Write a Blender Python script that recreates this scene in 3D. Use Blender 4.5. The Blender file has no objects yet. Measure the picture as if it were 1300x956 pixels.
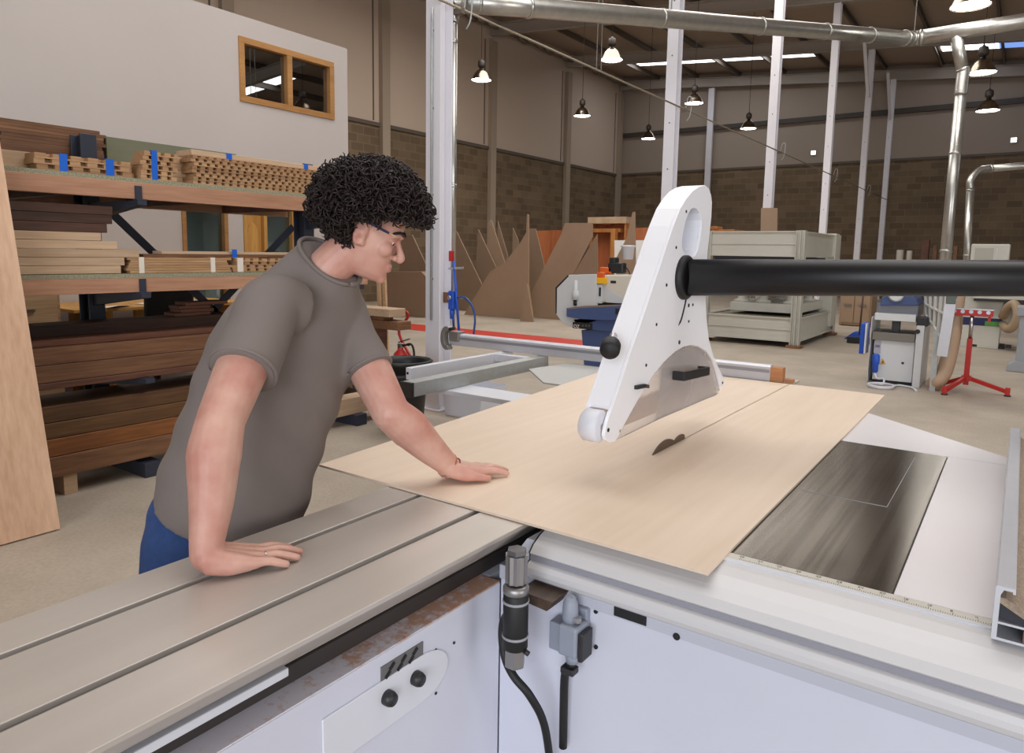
import bpy, bmesh, math, random
import numpy as np
from mathutils import Vector, Matrix, noise

SC = bpy.context.scene
COL = SC.collection
random.seed(7)
PI = math.pi

# ------------------------------------------------------------------ camera
W_, H_ = 1300, 956
YAW, PIT, ROL, FPX = -0.617813736, -0.122767019, 0.0167985297, 907.973955
CX, CY, CAMZ = 650.0, 433.5, 1.56
def cam_axes():
    fwd = Vector((math.sin(YAW)*math.cos(PIT), math.cos(YAW)*math.cos(PIT), math.sin(PIT)))
    right = Vector((math.cos(YAW), -math.sin(YAW), 0))
    up = right.cross(fwd)
    c, s = math.cos(ROL), math.sin(ROL)
    return c*right + s*up, -s*right + c*up, fwd
CR, CU, CF = cam_axes()
cam_data = bpy.data.cameras.new('camera')
cam = bpy.data.objects.new('camera', cam_data)
COL.objects.link(cam)
m = Matrix((CR, CU, -CF)).transposed().to_4x4()
m.translation = Vector((0, 0, CAMZ))
cam.matrix_world = m
cam_data.sensor_fit = 'HORIZONTAL'
cam_data.sensor_width = 36.0
cam_data.lens = FPX*36.0/W_
cam_data.shift_y = -(H_/2 - CY)/W_
cam_data.clip_start = 0.02
cam_data.clip_end = 200
SC.camera = cam
def ray(u, v):
    return CR*((u-CX)/FPX) - CU*((v-CY)/FPX) + CF
def onx(u, v, x):
    d = ray(u, v); return Vector((0, 0, CAMZ)) + d*(x/d.x)
def ony(u, v, y):
    d = ray(u, v); return Vector((0, 0, CAMZ)) + d*(y/d.y)
def onz(u, v, z):
    d = ray(u, v); return Vector((0, 0, CAMZ)) + d*((z-CAMZ)/d.z)
def ond(u, v, dep):
    return Vector((0, 0, CAMZ)) + ray(u, v)*dep

# ------------------------------------------------------------------ view, world, daylight
SC.view_settings.view_transform = 'Standard'
SC.view_settings.look = 'None'
SC.view_settings.gamma = 1.0
SC.view_settings.use_curve_mapping = False
SC.view_settings.exposure = 0.0
SC.cycles.use_denoising = True
SC.cycles.max_bounces = 8
SC.cycles.diffuse_bounces = 5
SC.cycles.glossy_bounces = 4
SC.cycles.transmission_bounces = 8
SC.cycles.transparent_max_bounces = 12
SC.cycles.sample_clamp_indirect = 6.0
SC.cycles.caustics_reflective = False
SC.cycles.caustics_refractive = False
world = bpy.data.worlds.new('sky'); SC.world = world
world.use_nodes = True
wn = world.node_tree
wn.nodes.clear()
wo = wn.nodes.new('ShaderNodeOutputWorld'); wb = wn.nodes.new('ShaderNodeBackground')
wb.inputs[0].default_value = (0.55, 0.72, 1.0, 1); wb.inputs[1].default_value = 1.0
wn.links.new(wb.outputs[0], wo.inputs[0])

def area(name, loc, target, sx, sy, watts, color):
    d = bpy.data.lights.new(name, 'AREA'); d.shape = 'RECTANGLE'; d.size = sx; d.size_y = sy
    d.energy = watts; d.color = color
    o = bpy.data.objects.new(name, d); COL.objects.link(o)
    o.location = loc
    o.rotation_euler = (Vector(target)-Vector(loc)).to_track_quat('-Z', 'Y').to_euler()
    return o
# rear and side fill lights are added, unseen; roof pair strengthens the skylights' daylight
area('rear_fill_light', (2.5, -6.6, 2.8), (-0.6, 3.0, 1.2), 6.0, 4.6, 560, (0.92, 0.95, 1.0))
area('side_fill_light', (13.5, -1.2, 2.8), (-3.0, 1.5, 1.2), 6.0, 4.8, 560, (1.0, 0.97, 0.93))
area('daylight_roof_near', (-2.0, 4.0, 8.2), (-2.0, 4.2, 0.0), 9.0, 6.0, 400, (1.0, 0.97, 0.93))
area('daylight_roof_far', (-7.0, 15.0, 8.6), (-7.0, 15.0, 0.0), 9.0, 6.0, 760, (1.0, 0.96, 0.91))

# ------------------------------------------------------------------ materials
def srgb(r, g, b):
    f = lambda c: (c/255/12.92) if c/255 <= 0.04045 else ((c/255+0.055)/1.055)**2.4
    return (f(r), f(g), f(b), 1.0)
MATS = {}
def mat(name, col, rough=0.5, metal=0.0, noise_amt=0.0, noise_scale=8.0, stretch=(1, 1, 1), bump=0.0,
        bump_scale=None, spec=0.5, emit=None, emit_s=0.0, trans=0.0, alpha=1.0, rough_var=0.0, col2=None, aniso=0.0):
    if name in MATS: return MATS[name]
    M = bpy.data.materials.new(name); M.use_nodes = True
    nt = M.node_tree; b = nt.nodes['Principled BSDF']
    b.inputs['Base Color'].default_value = col
    b.inputs['Roughness'].default_value = rough
    b.inputs['Metallic'].default_value = metal
    b.inputs['Specular IOR Level'].default_value = spec
    if aniso: b.inputs['Anisotropic'].default_value = aniso
    if trans: b.inputs['Transmission Weight'].default_value = trans
    if alpha < 1: b.inputs['Alpha'].default_value = alpha
    if emit is not None:
        b.inputs['Emission Color'].default_value = emit; b.inputs['Emission Strength'].default_value = emit_s
    if noise_amt or bump or rough_var:
        tc = nt.nodes.new('ShaderNodeTexCoord'); mp = nt.nodes.new('ShaderNodeMapping')
        mp.inputs['Scale'].default_value = stretch
        nt.links.new(tc.outputs['Object'], mp.inputs['Vector'])
        nz = nt.nodes.new('ShaderNodeTexNoise'); nz.inputs['Scale'].default_value = noise_scale
        nz.inputs['Detail'].default_value = 7; nz.inputs['Roughness'].default_value = 0.6
        nt.links.new(mp.outputs[0], nz.inputs['Vector'])
        if noise_amt:
            rp = nt.nodes.new('ShaderNodeValToRGB')
            c2 = col2 if col2 else tuple(max(0, c*(1-noise_amt)) for c in col[:3])+(1,)
            c1 = col if col2 else tuple(min(1, c*(1+noise_amt*0.6)) for c in col[:3])+(1,)
            rp.color_ramp.elements[0].color = c2; rp.color_ramp.elements[1].color = c1
            rp.color_ramp.elements[0].position = 0.32; rp.color_ramp.elements[1].position = 0.68
            nt.links.new(nz.outputs['Fac'], rp.inputs[0]); nt.links.new(rp.outputs[0], b.inputs['Base Color'])
        if rough_var:
            mr = nt.nodes.new('ShaderNodeMapRange')
            mr.inputs[3].default_value = max(0.02, rough-rough_var); mr.inputs[4].default_value = min(1, rough+rough_var)
            nt.links.new(nz.outputs['Fac'], mr.inputs[0]); nt.links.new(mr.outputs[0], b.inputs['Roughness'])
        if bump:
            bp = nt.nodes.new('ShaderNodeBump'); bp.inputs['Strength'].default_value = bump; bp.inputs['Distance'].default_value = 0.01
            src = nz
            if bump_scale:
                src = nt.nodes.new('ShaderNodeTexNoise'); src.inputs['Scale'].default_value = bump_scale
                src.inputs['Detail'].default_value = 4
                nt.links.new(mp.outputs[0], src.inputs['Vector'])
            nt.links.new(src.outputs['Fac'], bp.inputs['Height']); nt.links.new(bp.outputs[0], b.inputs['Normal'])
    MATS[name] = M
    return M
def wood(name, c1, c2, scale=5.0, along='y', rough=0.55, fine=1.0):
    """plain sawn timber: long streaks along one axis, a broad figure and a fine grain"""
    if name in MATS: return MATS[name]
    M = bpy.data.materials.new(name); M.use_nodes = True
    nt = M.node_tree; b = nt.nodes['Principled BSDF']
    tc = nt.nodes.new('ShaderNodeTexCoord'); mp = nt.nodes.new('ShaderNodeMapping')
    k = 0.07
    mp.inputs['Scale'].default_value = {'x': (k, 1, 1), 'y': (1, k, 1), 'z': (1, 1, k)}[along]
    nt.links.new(tc.outputs['Object'], mp.inputs[0])
    n1 = nt.nodes.new('ShaderNodeTexNoise'); n1.inputs['Scale'].default_value = scale; n1.inputs['Detail'].default_value = 3
    n2 = nt.nodes.new('ShaderNodeTexNoise'); n2.inputs['Scale'].default_value = scale*14*fine; n2.inputs['Detail'].default_value = 5
    oi = nt.nodes.new('ShaderNodeObjectInfo')
    ad = nt.nodes.new('ShaderNodeVectorMath'); ad.operation = 'ADD'
    nt.links.new(mp.outputs[0], ad.inputs[0]); nt.links.new(oi.outputs['Random'], ad.inputs[1])
    for n in (n1, n2): nt.links.new(ad.outputs[0], n.inputs['Vector'])
    mx = nt.nodes.new('ShaderNodeMath'); mx.operation = 'MULTIPLY_ADD'; mx.inputs[1].default_value = 0.55
    m2 = nt.nodes.new('ShaderNodeMath'); m2.operation = 'MULTIPLY'; m2.inputs[1].default_value = 0.45
    nt.links.new(n2.outputs['Fac'], m2.inputs[0]); nt.links.new(n1.outputs['Fac'], mx.inputs[0]); nt.links.new(m2.outputs[0], mx.inputs[2])
    rp = nt.nodes.new('ShaderNodeValToRGB'); rp.color_ramp.elements[0].color = c2; rp.color_ramp.elements[1].color = c1
    rp.color_ramp.elements[0].position = 0.36; rp.color_ramp.elements[1].position = 0.62
    nt.links.new(mx.outputs[0], rp.inputs[0])
    # boards differ a little from each other
    hs = nt.nodes.new('ShaderNodeHueSaturation')
    vr = nt.nodes.new('ShaderNodeMapRange'); vr.inputs[3].default_value = 0.88; vr.inputs[4].default_value = 1.1
    nt.links.new(oi.outputs['Random'], vr.inputs[0]); nt.links.new(vr.outputs[0], hs.inputs['Value'])
    nt.links.new(rp.outputs[0], hs.inputs['Color']); nt.links.new(hs.outputs[0], b.inputs['Base Color'])
    b.inputs['Roughness'].default_value = rough
    MATS[name] = M
    return M
def glass(name, tint=(1, 1, 1, 1), gloss=0.12, rough=0.02, blend=0.25):
    if name in MATS: return MATS[name]
    M = bpy.data.materials.new(name); M.use_nodes = True
    nt = M.node_tree; nt.nodes.clear()
    o = nt.nodes.new('ShaderNodeOutputMaterial'); mx = nt.nodes.new('ShaderNodeMixShader')
    t = nt.nodes.new('ShaderNodeBsdfTransparent'); g = nt.nodes.new('ShaderNodeBsdfGlossy')
    t.inputs[0].default_value = tint; g.inputs['Roughness'].default_value = rough
    lw = nt.nodes.new('ShaderNodeLayerWeight'); lw.inputs[0].default_value = 0.25
    ad = nt.nodes.new('ShaderNodeMath'); ad.operation = 'ADD'; ad.inputs[1].default_value = gloss
    ad.use_clamp = True
    lw.inputs[0].default_value = blend
    nt.links.new(lw.outputs['Fresnel'], ad.inputs[0]); nt.links.new(ad.outputs[0], mx.inputs[0])
    nt.links.new(t.outputs[0], mx.inputs[1]); nt.links.new(g.outputs[0], mx.inputs[2]); nt.links.new(mx.outputs[0], o.inputs[0])
    MATS[name] = M
    return M

# ------------------------------------------------------------------ mesh helpers
def wloc(o):
    v = Vector((0, 0, 0))
    while o is not None:
        v = v + o.location; o = o.parent
    return v
class MB:
    def __init__(s): s.v = []; s.f = []; s.sm = []
    def add(s, vs, fs, smooth=False):
        n = len(s.v); s.v += [Vector(p) for p in vs]
        s.f += [[i+n for i in f] for f in fs]; s.sm += [smooth]*len(fs); return s
    def box(s, x0, x1, y0, y1, z0, z1):
        vs = [(x, y, z) for z in (z0, z1) for y in (y0, y1) for x in (x0, x1)]
        return s.add(vs, [(0, 2, 3, 1), (4, 5, 7, 6), (0, 1, 5, 4), (2, 6, 7, 3), (0, 4, 6, 2), (1, 3, 7, 5)])
    def obox(s, c, ax, ay, az, hx, hy, hz):
        c = Vector(c); ax = Vector(ax).normalized(); ay = Vector(ay).normalized(); az = Vector(az).normalized()
        vs = [c+ax*(sx*hx)+ay*(sy*hy)+az*(sz*hz) for sz in (-1, 1) for sy in (-1, 1) for sx in (-1, 1)]
        return s.add(vs, [(0, 2, 3, 1), (4, 5, 7, 6), (0, 1, 5, 4), (2, 6, 7, 3), (0, 4, 6, 2), (1, 3, 7, 5)])
    def bar(s, p, q, w, d, up=(0, 0, 1)):
        """rectangular bar from p to q, w wide across, d deep along up"""
        p = Vector(p); q = Vector(q); t = (q-p).normalized(); up = Vector(up)
        sd = t.cross(up)
        if sd.length < 1e-4: sd = t.cross(Vector((1, 0, 0)))
        sd.normalize(); u2 = sd.cross(t)
        return s.obox((p+q)/2, sd, t, u2, w/2, (q-p).length/2, d/2)
    def prism(s, pts, vec, smooth=False):
        """closed 3-D polygon pushed along vec"""
        n = len(pts); pts = [Vector(p) for p in pts]; vec = Vector(vec)
        vs = pts + [p+vec for p in pts]
        fs = [list(range(n))[::-1], list(range(n, 2*n))]
        s.add(vs, fs)
        b = len(s.v)-2*n
        for i in range(n):
            j = (i+1) % n
            s.f.append([b+i, b+j, b+n+j, b+n+i]); s.sm.append(smooth)
        return s
    def tube(s, pts, r, n=12, cap=True, smooth=True):
        pts = [Vector(p) for p in pts]; k = len(pts)
        rs = r if isinstance(r, (list, tuple)) else [r]*k
        t0 = (pts[1]-pts[0]).normalized()
        a = t0.cross(Vector((0, 0, 1)))
        if a.length < 1e-3: a = t0.cross(Vector((1, 0, 0)))
        a.normalize(); vs = []
        for i, p in enumerate(pts):
            t = (pts[min(i+1, k-1)]-pts[max(i-1, 0)]).normalized()
            a = (a - t*a.dot(t)).normalized(); b = t.cross(a)
            vs += [p + (a*math.cos(2*PI*j/n)+b*math.sin(2*PI*j/n))*rs[i] for j in range(n)]
        fs = [(i*n+j, i*n+(j+1) % n, (i+1)*n+(j+1) % n, (i+1)*n+j) for i in range(k-1) for j in range(n)]
        s.add(vs, fs, smooth)
        if cap:
            b = len(s.v)-n*k
            s.f += [[b+j for j in range(n)][::-1], [b+(k-1)*n+j for j in range(n)]]; s.sm += [False, False]
        return s
    def cyl(s, p, q, r, n=20, r2=None): return s.tube([p, q], [r, r if r2 is None else r2], n)
    def lathe(s, prof, c, axis=(0, 0, 1), n=24, smooth=True, cap=True):
        """prof: (radius, height) pairs along axis from point c"""
        t = Vector(axis).normalized(); a = t.cross(Vector((0, 0, 1)))
        if a.length < 1e-3: a = Vector((1, 0, 0))
        a.normalize(); b = t.cross(a); c = Vector(c); k = len(prof); vs = []
        for r, z in prof:
            r = max(r, 1e-5)
            vs += [c+t*z+(a*math.cos(2*PI*j/n)+b*math.sin(2*PI*j/n))*r for j in range(n)]
        fs = [(i*n+j, i*n+(j+1) % n, (i+1)*n+(j+1) % n, (i+1)*n+j) for i in range(k-1) for j in range(n)]
        s.add(vs, fs, smooth)
        if cap:
            b0 = len(s.v)-n*k
            s.f += [[b0+j for j in range(n)][::-1], [b0+(k-1)*n+j for j in range(n)]]; s.sm += [False, False]
        return s
    def ball(s, c, r, n=12, sc=(1, 1, 1)):
        pr = [(r*math.sin(PI*i/n), -r*math.cos(PI*i/n)) for i in range(n+1)]
        b = len(s.v); s.lathe(pr, (0, 0, 0), n=2*n, cap=False)
        for i in range(b, len(s.v)):
            v = s.v[i]; s.v[i] = Vector((v.x*sc[0]+c[0], v.y*sc[1]+c[1], v.z*sc[2]+c[2]))
        return s
    def build(s, name, m, parent=None, bevel=0.0, seg=2, fixn=True):
        me = bpy.data.meshes.new(name)
        off = wloc(parent) if parent is not None else Vector((0, 0, 0))
        me.from_pydata([tuple(p-off) for p in s.v], [], s.f)
        for p, q in zip(me.polygons, s.sm): p.use_smooth = q
        me.update()
        if fixn:
            bm = bmesh.new(); bm.from_mesh(me); bmesh.ops.recalc_face_normals(bm, faces=bm.faces); bm.to_mesh(me); bm.free()
        if isinstance(m, (list, tuple)):
            for q in m: me.materials.append(q)
        else: me.materials.append(m)
        o = bpy.data.objects.new(name, me); COL.objects.link(o)
        if parent is not None: o.parent = parent
        if bevel:
            md = o.modifiers.new('edge', 'BEVEL'); md.width = bevel; md.segments = seg; md.limit_method = 'ANGLE'; md.angle_limit = math.radians(40)
            md.harden_normals = False
        return o
def tag(o, label, cat, group=None):
    o['label'] = label; o['category'] = cat
    if group: o['group'] = group
    return o
def thing(name, loc, label, cat, group=None):
    o = bpy.data.objects.new(name, None); COL.objects.link(o); o.location = loc
    o.empty_display_size = 0.1
    return tag(o, label, cat, group)
def solo(o, loc, label, cat, group=None):
    """a thing that is one mesh: move its origin to loc"""
    d = Vector(loc); o.data.transform(Matrix.Translation(-d)); o.location = d
    return tag(o, label, cat, group)
def struct(o): o['kind'] = 'structure'; return o
def dup(root, loc, label=None, rotz=None):
    r = root.copy(); COL.objects.link(r); r.location = loc
    if rotz is not None: r.rotation_euler = (0, 0, rotz)
    if label: r['label'] = label
    for ch in list(root.children):
        c = ch.copy(); COL.objects.link(c); c.parent = r
        for g in list(ch.children):
            d = g.copy(); COL.objects.link(d); d.parent = c
    return r
def arc(c, r, a0, a1, n, u, v):
    c = Vector(c); u = Vector(u); v = Vector(v)
    return [c+u*(r*math.cos(a0+(a1-a0)*i/n))+v*(r*math.sin(a0+(a1-a0)*i/n)) for i in range(n+1)]
def spline(pts, n=8):
    pts = [Vector(p) for p in pts]; out = []
    P = [pts[0]*2-pts[1]] + pts + [pts[-1]*2-pts[-2]]
    for i in range(1, len(P)-2):
        a, b, c, d = P[i-1], P[i], P[i+1], P[i+2]
        for j in range(n):
            t = j/n
            out.append(0.5*((2*b)+(c-a)*t+(2*a-5*b+4*c-d)*t*t+(3*b-a-3*c+d)*t**3))
    out.append(pts[-1]); return out
# ------------------------------------------------------------------ base materials
M_white = mat('white_paint', srgb(214, 216, 224), 0.38, noise_amt=0.03, noise_scale=2.5)
M_body = mat('machine_body_paint', srgb(205, 207, 220), 0.42, noise_amt=0.03, noise_scale=3)
M_cream = mat('cream_grey_paint', srgb(205, 203, 192), 0.45, noise_amt=0.04, noise_scale=3)
M_dark = mat('dark_plastic', srgb(34, 34, 36), 0.45)
M_black = mat('black_rubber', srgb(20, 20, 22), 0.6)
M_steel = mat('bright_steel', srgb(190, 190, 192), 0.3, 1.0)
M_galv = mat('galvanised_sheet', srgb(182, 185, 184), 0.4, 0.45, noise_amt=0.08, noise_scale=30, rough_var=0.08)
M_alu = mat('anodised_aluminium', srgb(204, 205, 212), 0.4, 0.35, noise_amt=0.03, noise_scale=20)
M_rack = mat('rack_blue_steel', srgb(48, 52, 66), 0.5)
M_red = mat('red_enamel', srgb(176, 34, 28), 0.4)
M_blue = mat('slate_blue_enamel', srgb(66, 84, 128), 0.45, noise_amt=0.06, noise_scale=4)
M_bluep = mat('bright_blue_plastic', srgb(32, 84, 190), 0.4)
M_orange = mat('orange_plastic', srgb(214, 92, 30), 0.45)
M_yellow = mat('yellow_plastic', srgb(236, 178, 30), 0.45)
M_mdf = mat('mdf_board', srgb(164, 138, 114), 0.75, noise_amt=0.05, noise_scale=3)
M_mdf2 = mat('mdf_board_dark', srgb(146, 122, 100), 0.75, noise_amt=0.05, noise_scale=3)
M_col = mat('column_grey_paint', srgb(226, 224, 230), 0.45, noise_amt=0.04, noise_scale=1.5)
M_paper = mat('paper', srgb(235, 234, 232), 0.8)
W_pale = wood('pale_beech', srgb(204, 176, 146), srgb(180, 150, 120), 3.5)
W_pine = wood('pine', srgb(204, 172, 134), srgb(174, 138, 102), 4)
W_brown = wood('mid_brown_timber', srgb(140, 100, 70), srgb(102, 68, 46), 4)
W_red = wood('red_brown_timber', srgb(118, 76, 56), srgb(80, 48, 36), 4)
W_dark = wood('dark_walnut', srgb(82, 54, 42), srgb(52, 33, 26), 4)
W_ply = wood('plywood_face', srgb(224, 194, 164), srgb(206, 176, 144), 2.2, fine=1.4)
W_okoume = wood('pinkish_plywood', srgb(216, 180, 150), srgb(192, 152, 122), 3, along='z')
W_beam = wood('reddish_beam', srgb(184, 140, 112), srgb(156, 112, 86), 4)
W_door = wood('honey_pine', srgb(204, 156, 84), srgb(178, 124, 58), 4, along='z')

def floor_material():
    M = bpy.data.materials.new('concrete_floor'); M.use_nodes = True
    nt = M.node_tree; b = nt.nodes['Principled BSDF']
    tc = nt.nodes.new('ShaderNodeTexCoord')
    n1 = nt.nodes.new('ShaderNodeTexNoise'); n1.inputs['Scale'].default_value = 0.9; n1.inputs['Detail'].default_value = 8; n1.inputs['Roughness'].default_value = 0.65
    n2 = nt.nodes.new('ShaderNodeTexNoise'); n2.inputs['Scale'].default_value = 45; n2.inputs['Detail'].default_value = 4
    for n in (n1, n2): nt.links.new(tc.outputs['Object'], n.inputs['Vector'])
    rp = nt.nodes.new('ShaderNodeValToRGB')
    rp.color_ramp.elements[0].position = 0.3; rp.color_ramp.elements[0].color = srgb(158, 146, 132)
    rp.color_ramp.elements[1].position = 0.7; rp.color_ramp.elements[1].color = srgb(190, 178, 162)
    nt.links.new(n1.outputs['Fac'], rp.inputs[0])
    mx = nt.nodes.new('ShaderNodeMixRGB'); mx.blend_type = 'MULTIPLY'; mx.inputs[0].default_value = 0.35
    r2 = nt.nodes.new('ShaderNodeValToRGB'); r2.color_ramp.elements[0].color = (0.62, 0.6, 0.57, 1); r2.color_ramp.elements[0].position = 0.3
    r2.color_ramp.elements[1].position = 0.6
    nt.links.new(n2.outputs['Fac'], r2.inputs[0]); nt.links.new(rp.outputs[0], mx.inputs[1]); nt.links.new(r2.outputs[0], mx.inputs[2])
    nt.links.new(mx.outputs[0], b.inputs['Base Color'])
    b.inputs['Roughness'].default_value = 0.55
    bp = nt.nodes.new('ShaderNodeBump'); bp.inputs['Strength'].default_value = 0.12; bp.inputs['Distance'].default_value = 0.004
    nt.links.new(n2.outputs['Fac'], bp.inputs['Height']); nt.links.new(bp.outputs[0], b.inputs['Normal'])
    return M
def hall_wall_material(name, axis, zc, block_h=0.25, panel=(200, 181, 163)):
    """concrete block up to height zc, smooth beige sheet panels above"""
    M = bpy.data.materials.new(name); M.use_nodes = True
    nt = M.node_tree; b = nt.nodes['Principled BSDF']
    tc = nt.nodes.new('ShaderNodeTexCoord'); sp = nt.nodes.new('ShaderNodeSeparateXYZ'); cb = nt.nodes.new('ShaderNodeCombineXYZ')
    nt.links.new(tc.outputs['Object'], sp.inputs[0])
    nt.links.new(sp.outputs[axis], cb.inputs[0]); nt.links.new(sp.outputs[2], cb.inputs[1])
    br = nt.nodes.new('ShaderNodeTexBrick'); br.inputs['Scale'].default_value = 1.0
    br.inputs['Brick Width'].default_value = block_h*2; br.inputs['Row Height'].default_value = block_h
    br.inputs['Mortar Size'].default_value = 0.012; br.inputs['Bias'].default_value = -0.1
    br.inputs['Color1'].default_value = srgb(140, 118, 92); br.inputs['Color2'].default_value = srgb(112, 92, 70); br.inputs['Mortar'].default_value = srgb(146, 126, 100)
    nt.links.new(cb.outputs[0], br.inputs['Vector'])
    nz = nt.nodes.new('ShaderNodeTexNoise'); nz.inputs['Scale'].default_value = 0.7; nz.inputs['Detail'].default_value = 6
    nt.links.new(tc.outputs['Object'], nz.inputs['Vector'])
    mm = nt.nodes.new('ShaderNodeMixRGB'); mm.blend_type = 'MULTIPLY'; mm.inputs[0].default_value = 0.5
    nt.links.new(br.outputs['Color'], mm.inputs[1]); nt.links.new(nz.outputs['Fac'], mm.inputs[2])
    gm = nt.nodes.new('ShaderNodeMixRGB'); gm.blend_type = 'ADD'; gm.inputs[0].default_value = 0.0
    # fine vertical ribs of the sheet panels
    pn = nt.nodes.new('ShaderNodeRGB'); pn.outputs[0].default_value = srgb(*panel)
    lt = nt.nodes.new('ShaderNodeMath'); lt.operation = 'GREATER_THAN'; lt.inputs[1].default_value = zc
    nt.links.new(sp.outputs[2], lt.inputs[0])
    mx = nt.nodes.new('ShaderNodeMixRGB')
    nt.links.new(lt.outputs[0], mx.inputs[0]); nt.links.new(mm.outputs[0], mx.inputs[1]); nt.links.new(pn.outputs[0], mx.inputs[2])
    nt.links.new(mx.outputs[0], b.inputs['Base Color']); b.inputs['Roughness'].default_value = 0.8
    return M

# ------------------------------------------------------------------ the hall
XL, XR, YB, YF = -16.4, 18.0, 31.9, -8.0
ZB = 5.4                                       # top of the block work
def roof(x): return 9.95 - 0.083*(x-XL)        # single pitch falling to the right
struct(MB().box(XL-0.3, XR+0.3, YF-0.3, YB+0.3, -0.2, 0.0).build('floor', floor_material()))
struct(MB().box(-16.3, -5.35, 10.45, 11.33, 0.0, 0.004).build('trim_1', mat('red_floor_paint', srgb(196, 52, 36), 0.5, noise_amt=0.1, noise_scale=3)))
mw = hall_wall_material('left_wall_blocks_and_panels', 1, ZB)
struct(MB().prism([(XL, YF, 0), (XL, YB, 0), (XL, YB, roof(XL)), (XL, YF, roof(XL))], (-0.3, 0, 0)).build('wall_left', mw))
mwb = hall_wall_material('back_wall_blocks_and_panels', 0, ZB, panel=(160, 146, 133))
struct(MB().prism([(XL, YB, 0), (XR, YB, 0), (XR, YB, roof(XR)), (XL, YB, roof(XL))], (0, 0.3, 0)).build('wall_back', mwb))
M_rw = mat('right_wall_plaster', srgb(176, 168, 158), 0.8)
rw = MB()      # right wall with an unseen opening added for the side fill light
for y0, y1, z0, z1 in ((YF, -4.3, 0, 1), (1.9, YB, 0, 1), (-4.3, 1.9, 5.6, 1)):
    zt = roof(XR)
    rw.box(XR, XR+0.3, y0, y1, z0, zt)
struct(rw.build('wall_right', M_rw))
fw = MB()  # front wall; unseen opening behind the camera added for the rear fill light
for x0, x1, z0 in ((XL, -0.6, 0), (5.6, XR, 0), (-0.6, 5.6, 5.2)):
    fw.prism([(x0, YF, z0), (x1, YF, z0), (x1, YF, roof(x1)), (x0, YF, roof(x0))], (0, -0.3, 0))
struct(fw.build('wall_front', M_rw))

# roof deck with skylight openings filled by translucent sheets
M_deck = mat('roof_sheet_brown_grey', srgb(184, 166, 150), 0.7, noise_amt=0.05, noise_scale=0.5)
M_sky = mat('translucent_roof_light', (0.9, 0.92, 0.95, 1), 0.6, emit=(0.93, 0.96, 1.0, 1), emit_s=5.0)
M_skyb = mat('clear_roof_light', (0.3, 0.45, 0.9, 1), 0.4, emit=(0.20, 0.36, 0.85, 1), emit_s=1.0)
struct(MB().prism([(XL-0.3, YF-0.3, roof(XL-0.3)), (XR+0.3, YF-0.3, roof(XR+0.3)), (XR+0.3, YB+0.3, roof(XR+0.3)), (XL-0.3, YB+0.3, roof(XL-0.3))], (0, 0, 0.25)).build('ceiling', M_deck))
def onroof(u, v, dz=0.0):
    d = ray(u, v)       # z = CAMZ + t dz ; roof plane z = a + b x
    a, b = roof(0)+dz, -0.083
    t = (a-CAMZ)/(d.z-b*d.x)
    return Vector((0, 0, CAMZ))+d*t
WN = [1]
def skylight(x0, x1, y0, y1, m=None):
    WN[0] += 1
    o = MB().prism([(x0, y0, roof(x0)-0.03), (x1, y0, roof(x1)-0.03), (x1, y1, roof(x1)-0.03), (x0, y1, roof(x0)-0.03)], (0, 0, 0.02)).build('window_%d' % WN[0], m or M_sky)
    return struct(o)
# roof lights: sheets let into three strips, interrupted by the purlins
PUR = [XL+1.9*i for i in range(1, 18)]         # purlins run the length of the hall
for k in range(len(PUR)-1):
    a, b = PUR[k]+0.12, PUR[k+1]-0.12
    if a > -14.5 and b < -5.5: skylight(a, b, 28.35, 29.55)
    if a > -3.5 and b < -1.2: skylight(a, b, 28.75, 29.85)
    if a > 4.8 and b < 12.5: skylight(a, b, 17.0, 18.05)
    if a > -13 and b < 8: skylight(a, b, 5.6, 6.8)
skylight(-1.5, 0.6, 28.75, 29.85, M_skyb)
# frames: a rafter on every column line, purlins between
M_beam = mat('rafter_grey_paint', srgb(168, 158, 148), 0.5)
M_purl = mat('purlin_galvanised_dull', srgb(112, 102, 92), 0.5)
TN = [1]
def trim(mb, m, **k):
    TN[0] += 1
    return struct(mb.build('trim_%d' % TN[0], m, **k))
BAYS = [-5.3, 0.0, 5.3, 10.75, 16.1, 21.4, 26.6, 31.55]
for y in BAYS:
    mb = MB()
    for z0, z1, hw in ((-0.62, -0.59, 0.1), (-0.59, -0.26, 0.012), (-0.26, -0.23, 0.1)):
        mb.prism([(XL+0.05, y-hw, roof(XL)+z0), (XR-0.05, y-hw, roof(XR)+z0), (XR-0.05, y-hw, roof(XR)+z1), (XL+0.05, y-hw, roof(XL)+z1)], (0, 2*hw, 0))
    trim(mb, M_beam)
for x in PUR:
    zt = roof(x)-0.02
    mb = MB().box(x-0.03, x+0.03, YF, YB, zt-0.2, zt-0.185).box(x-0.03, x-0.02, YF, YB, zt-0.2, zt).box(x-0.03, x+0.03, YF, YB, zt-0.015, zt)
    trim(mb, M_purl)
# rail girder on the back wall and the sill angle over the block work
trim(MB().box(XL+0.01, XR-0.01, YB-0.16, YB-0.005, 7.15, 7.34), mat('dark_sheet_rail', srgb(66, 60, 56), 0.5))
trim(MB().box(XL+0.01, XR-0.01, YB-0.05, YB-0.005, ZB-0.02, ZB+0.07), mat('dark_sill', srgb(96, 86, 76), 0.6))
trim(MB().box(XL+0.005, XL+0.06, YF+0.1, YB-0.1, ZB-0.08, ZB+0.03), MATS['dark_sill'])
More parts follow.
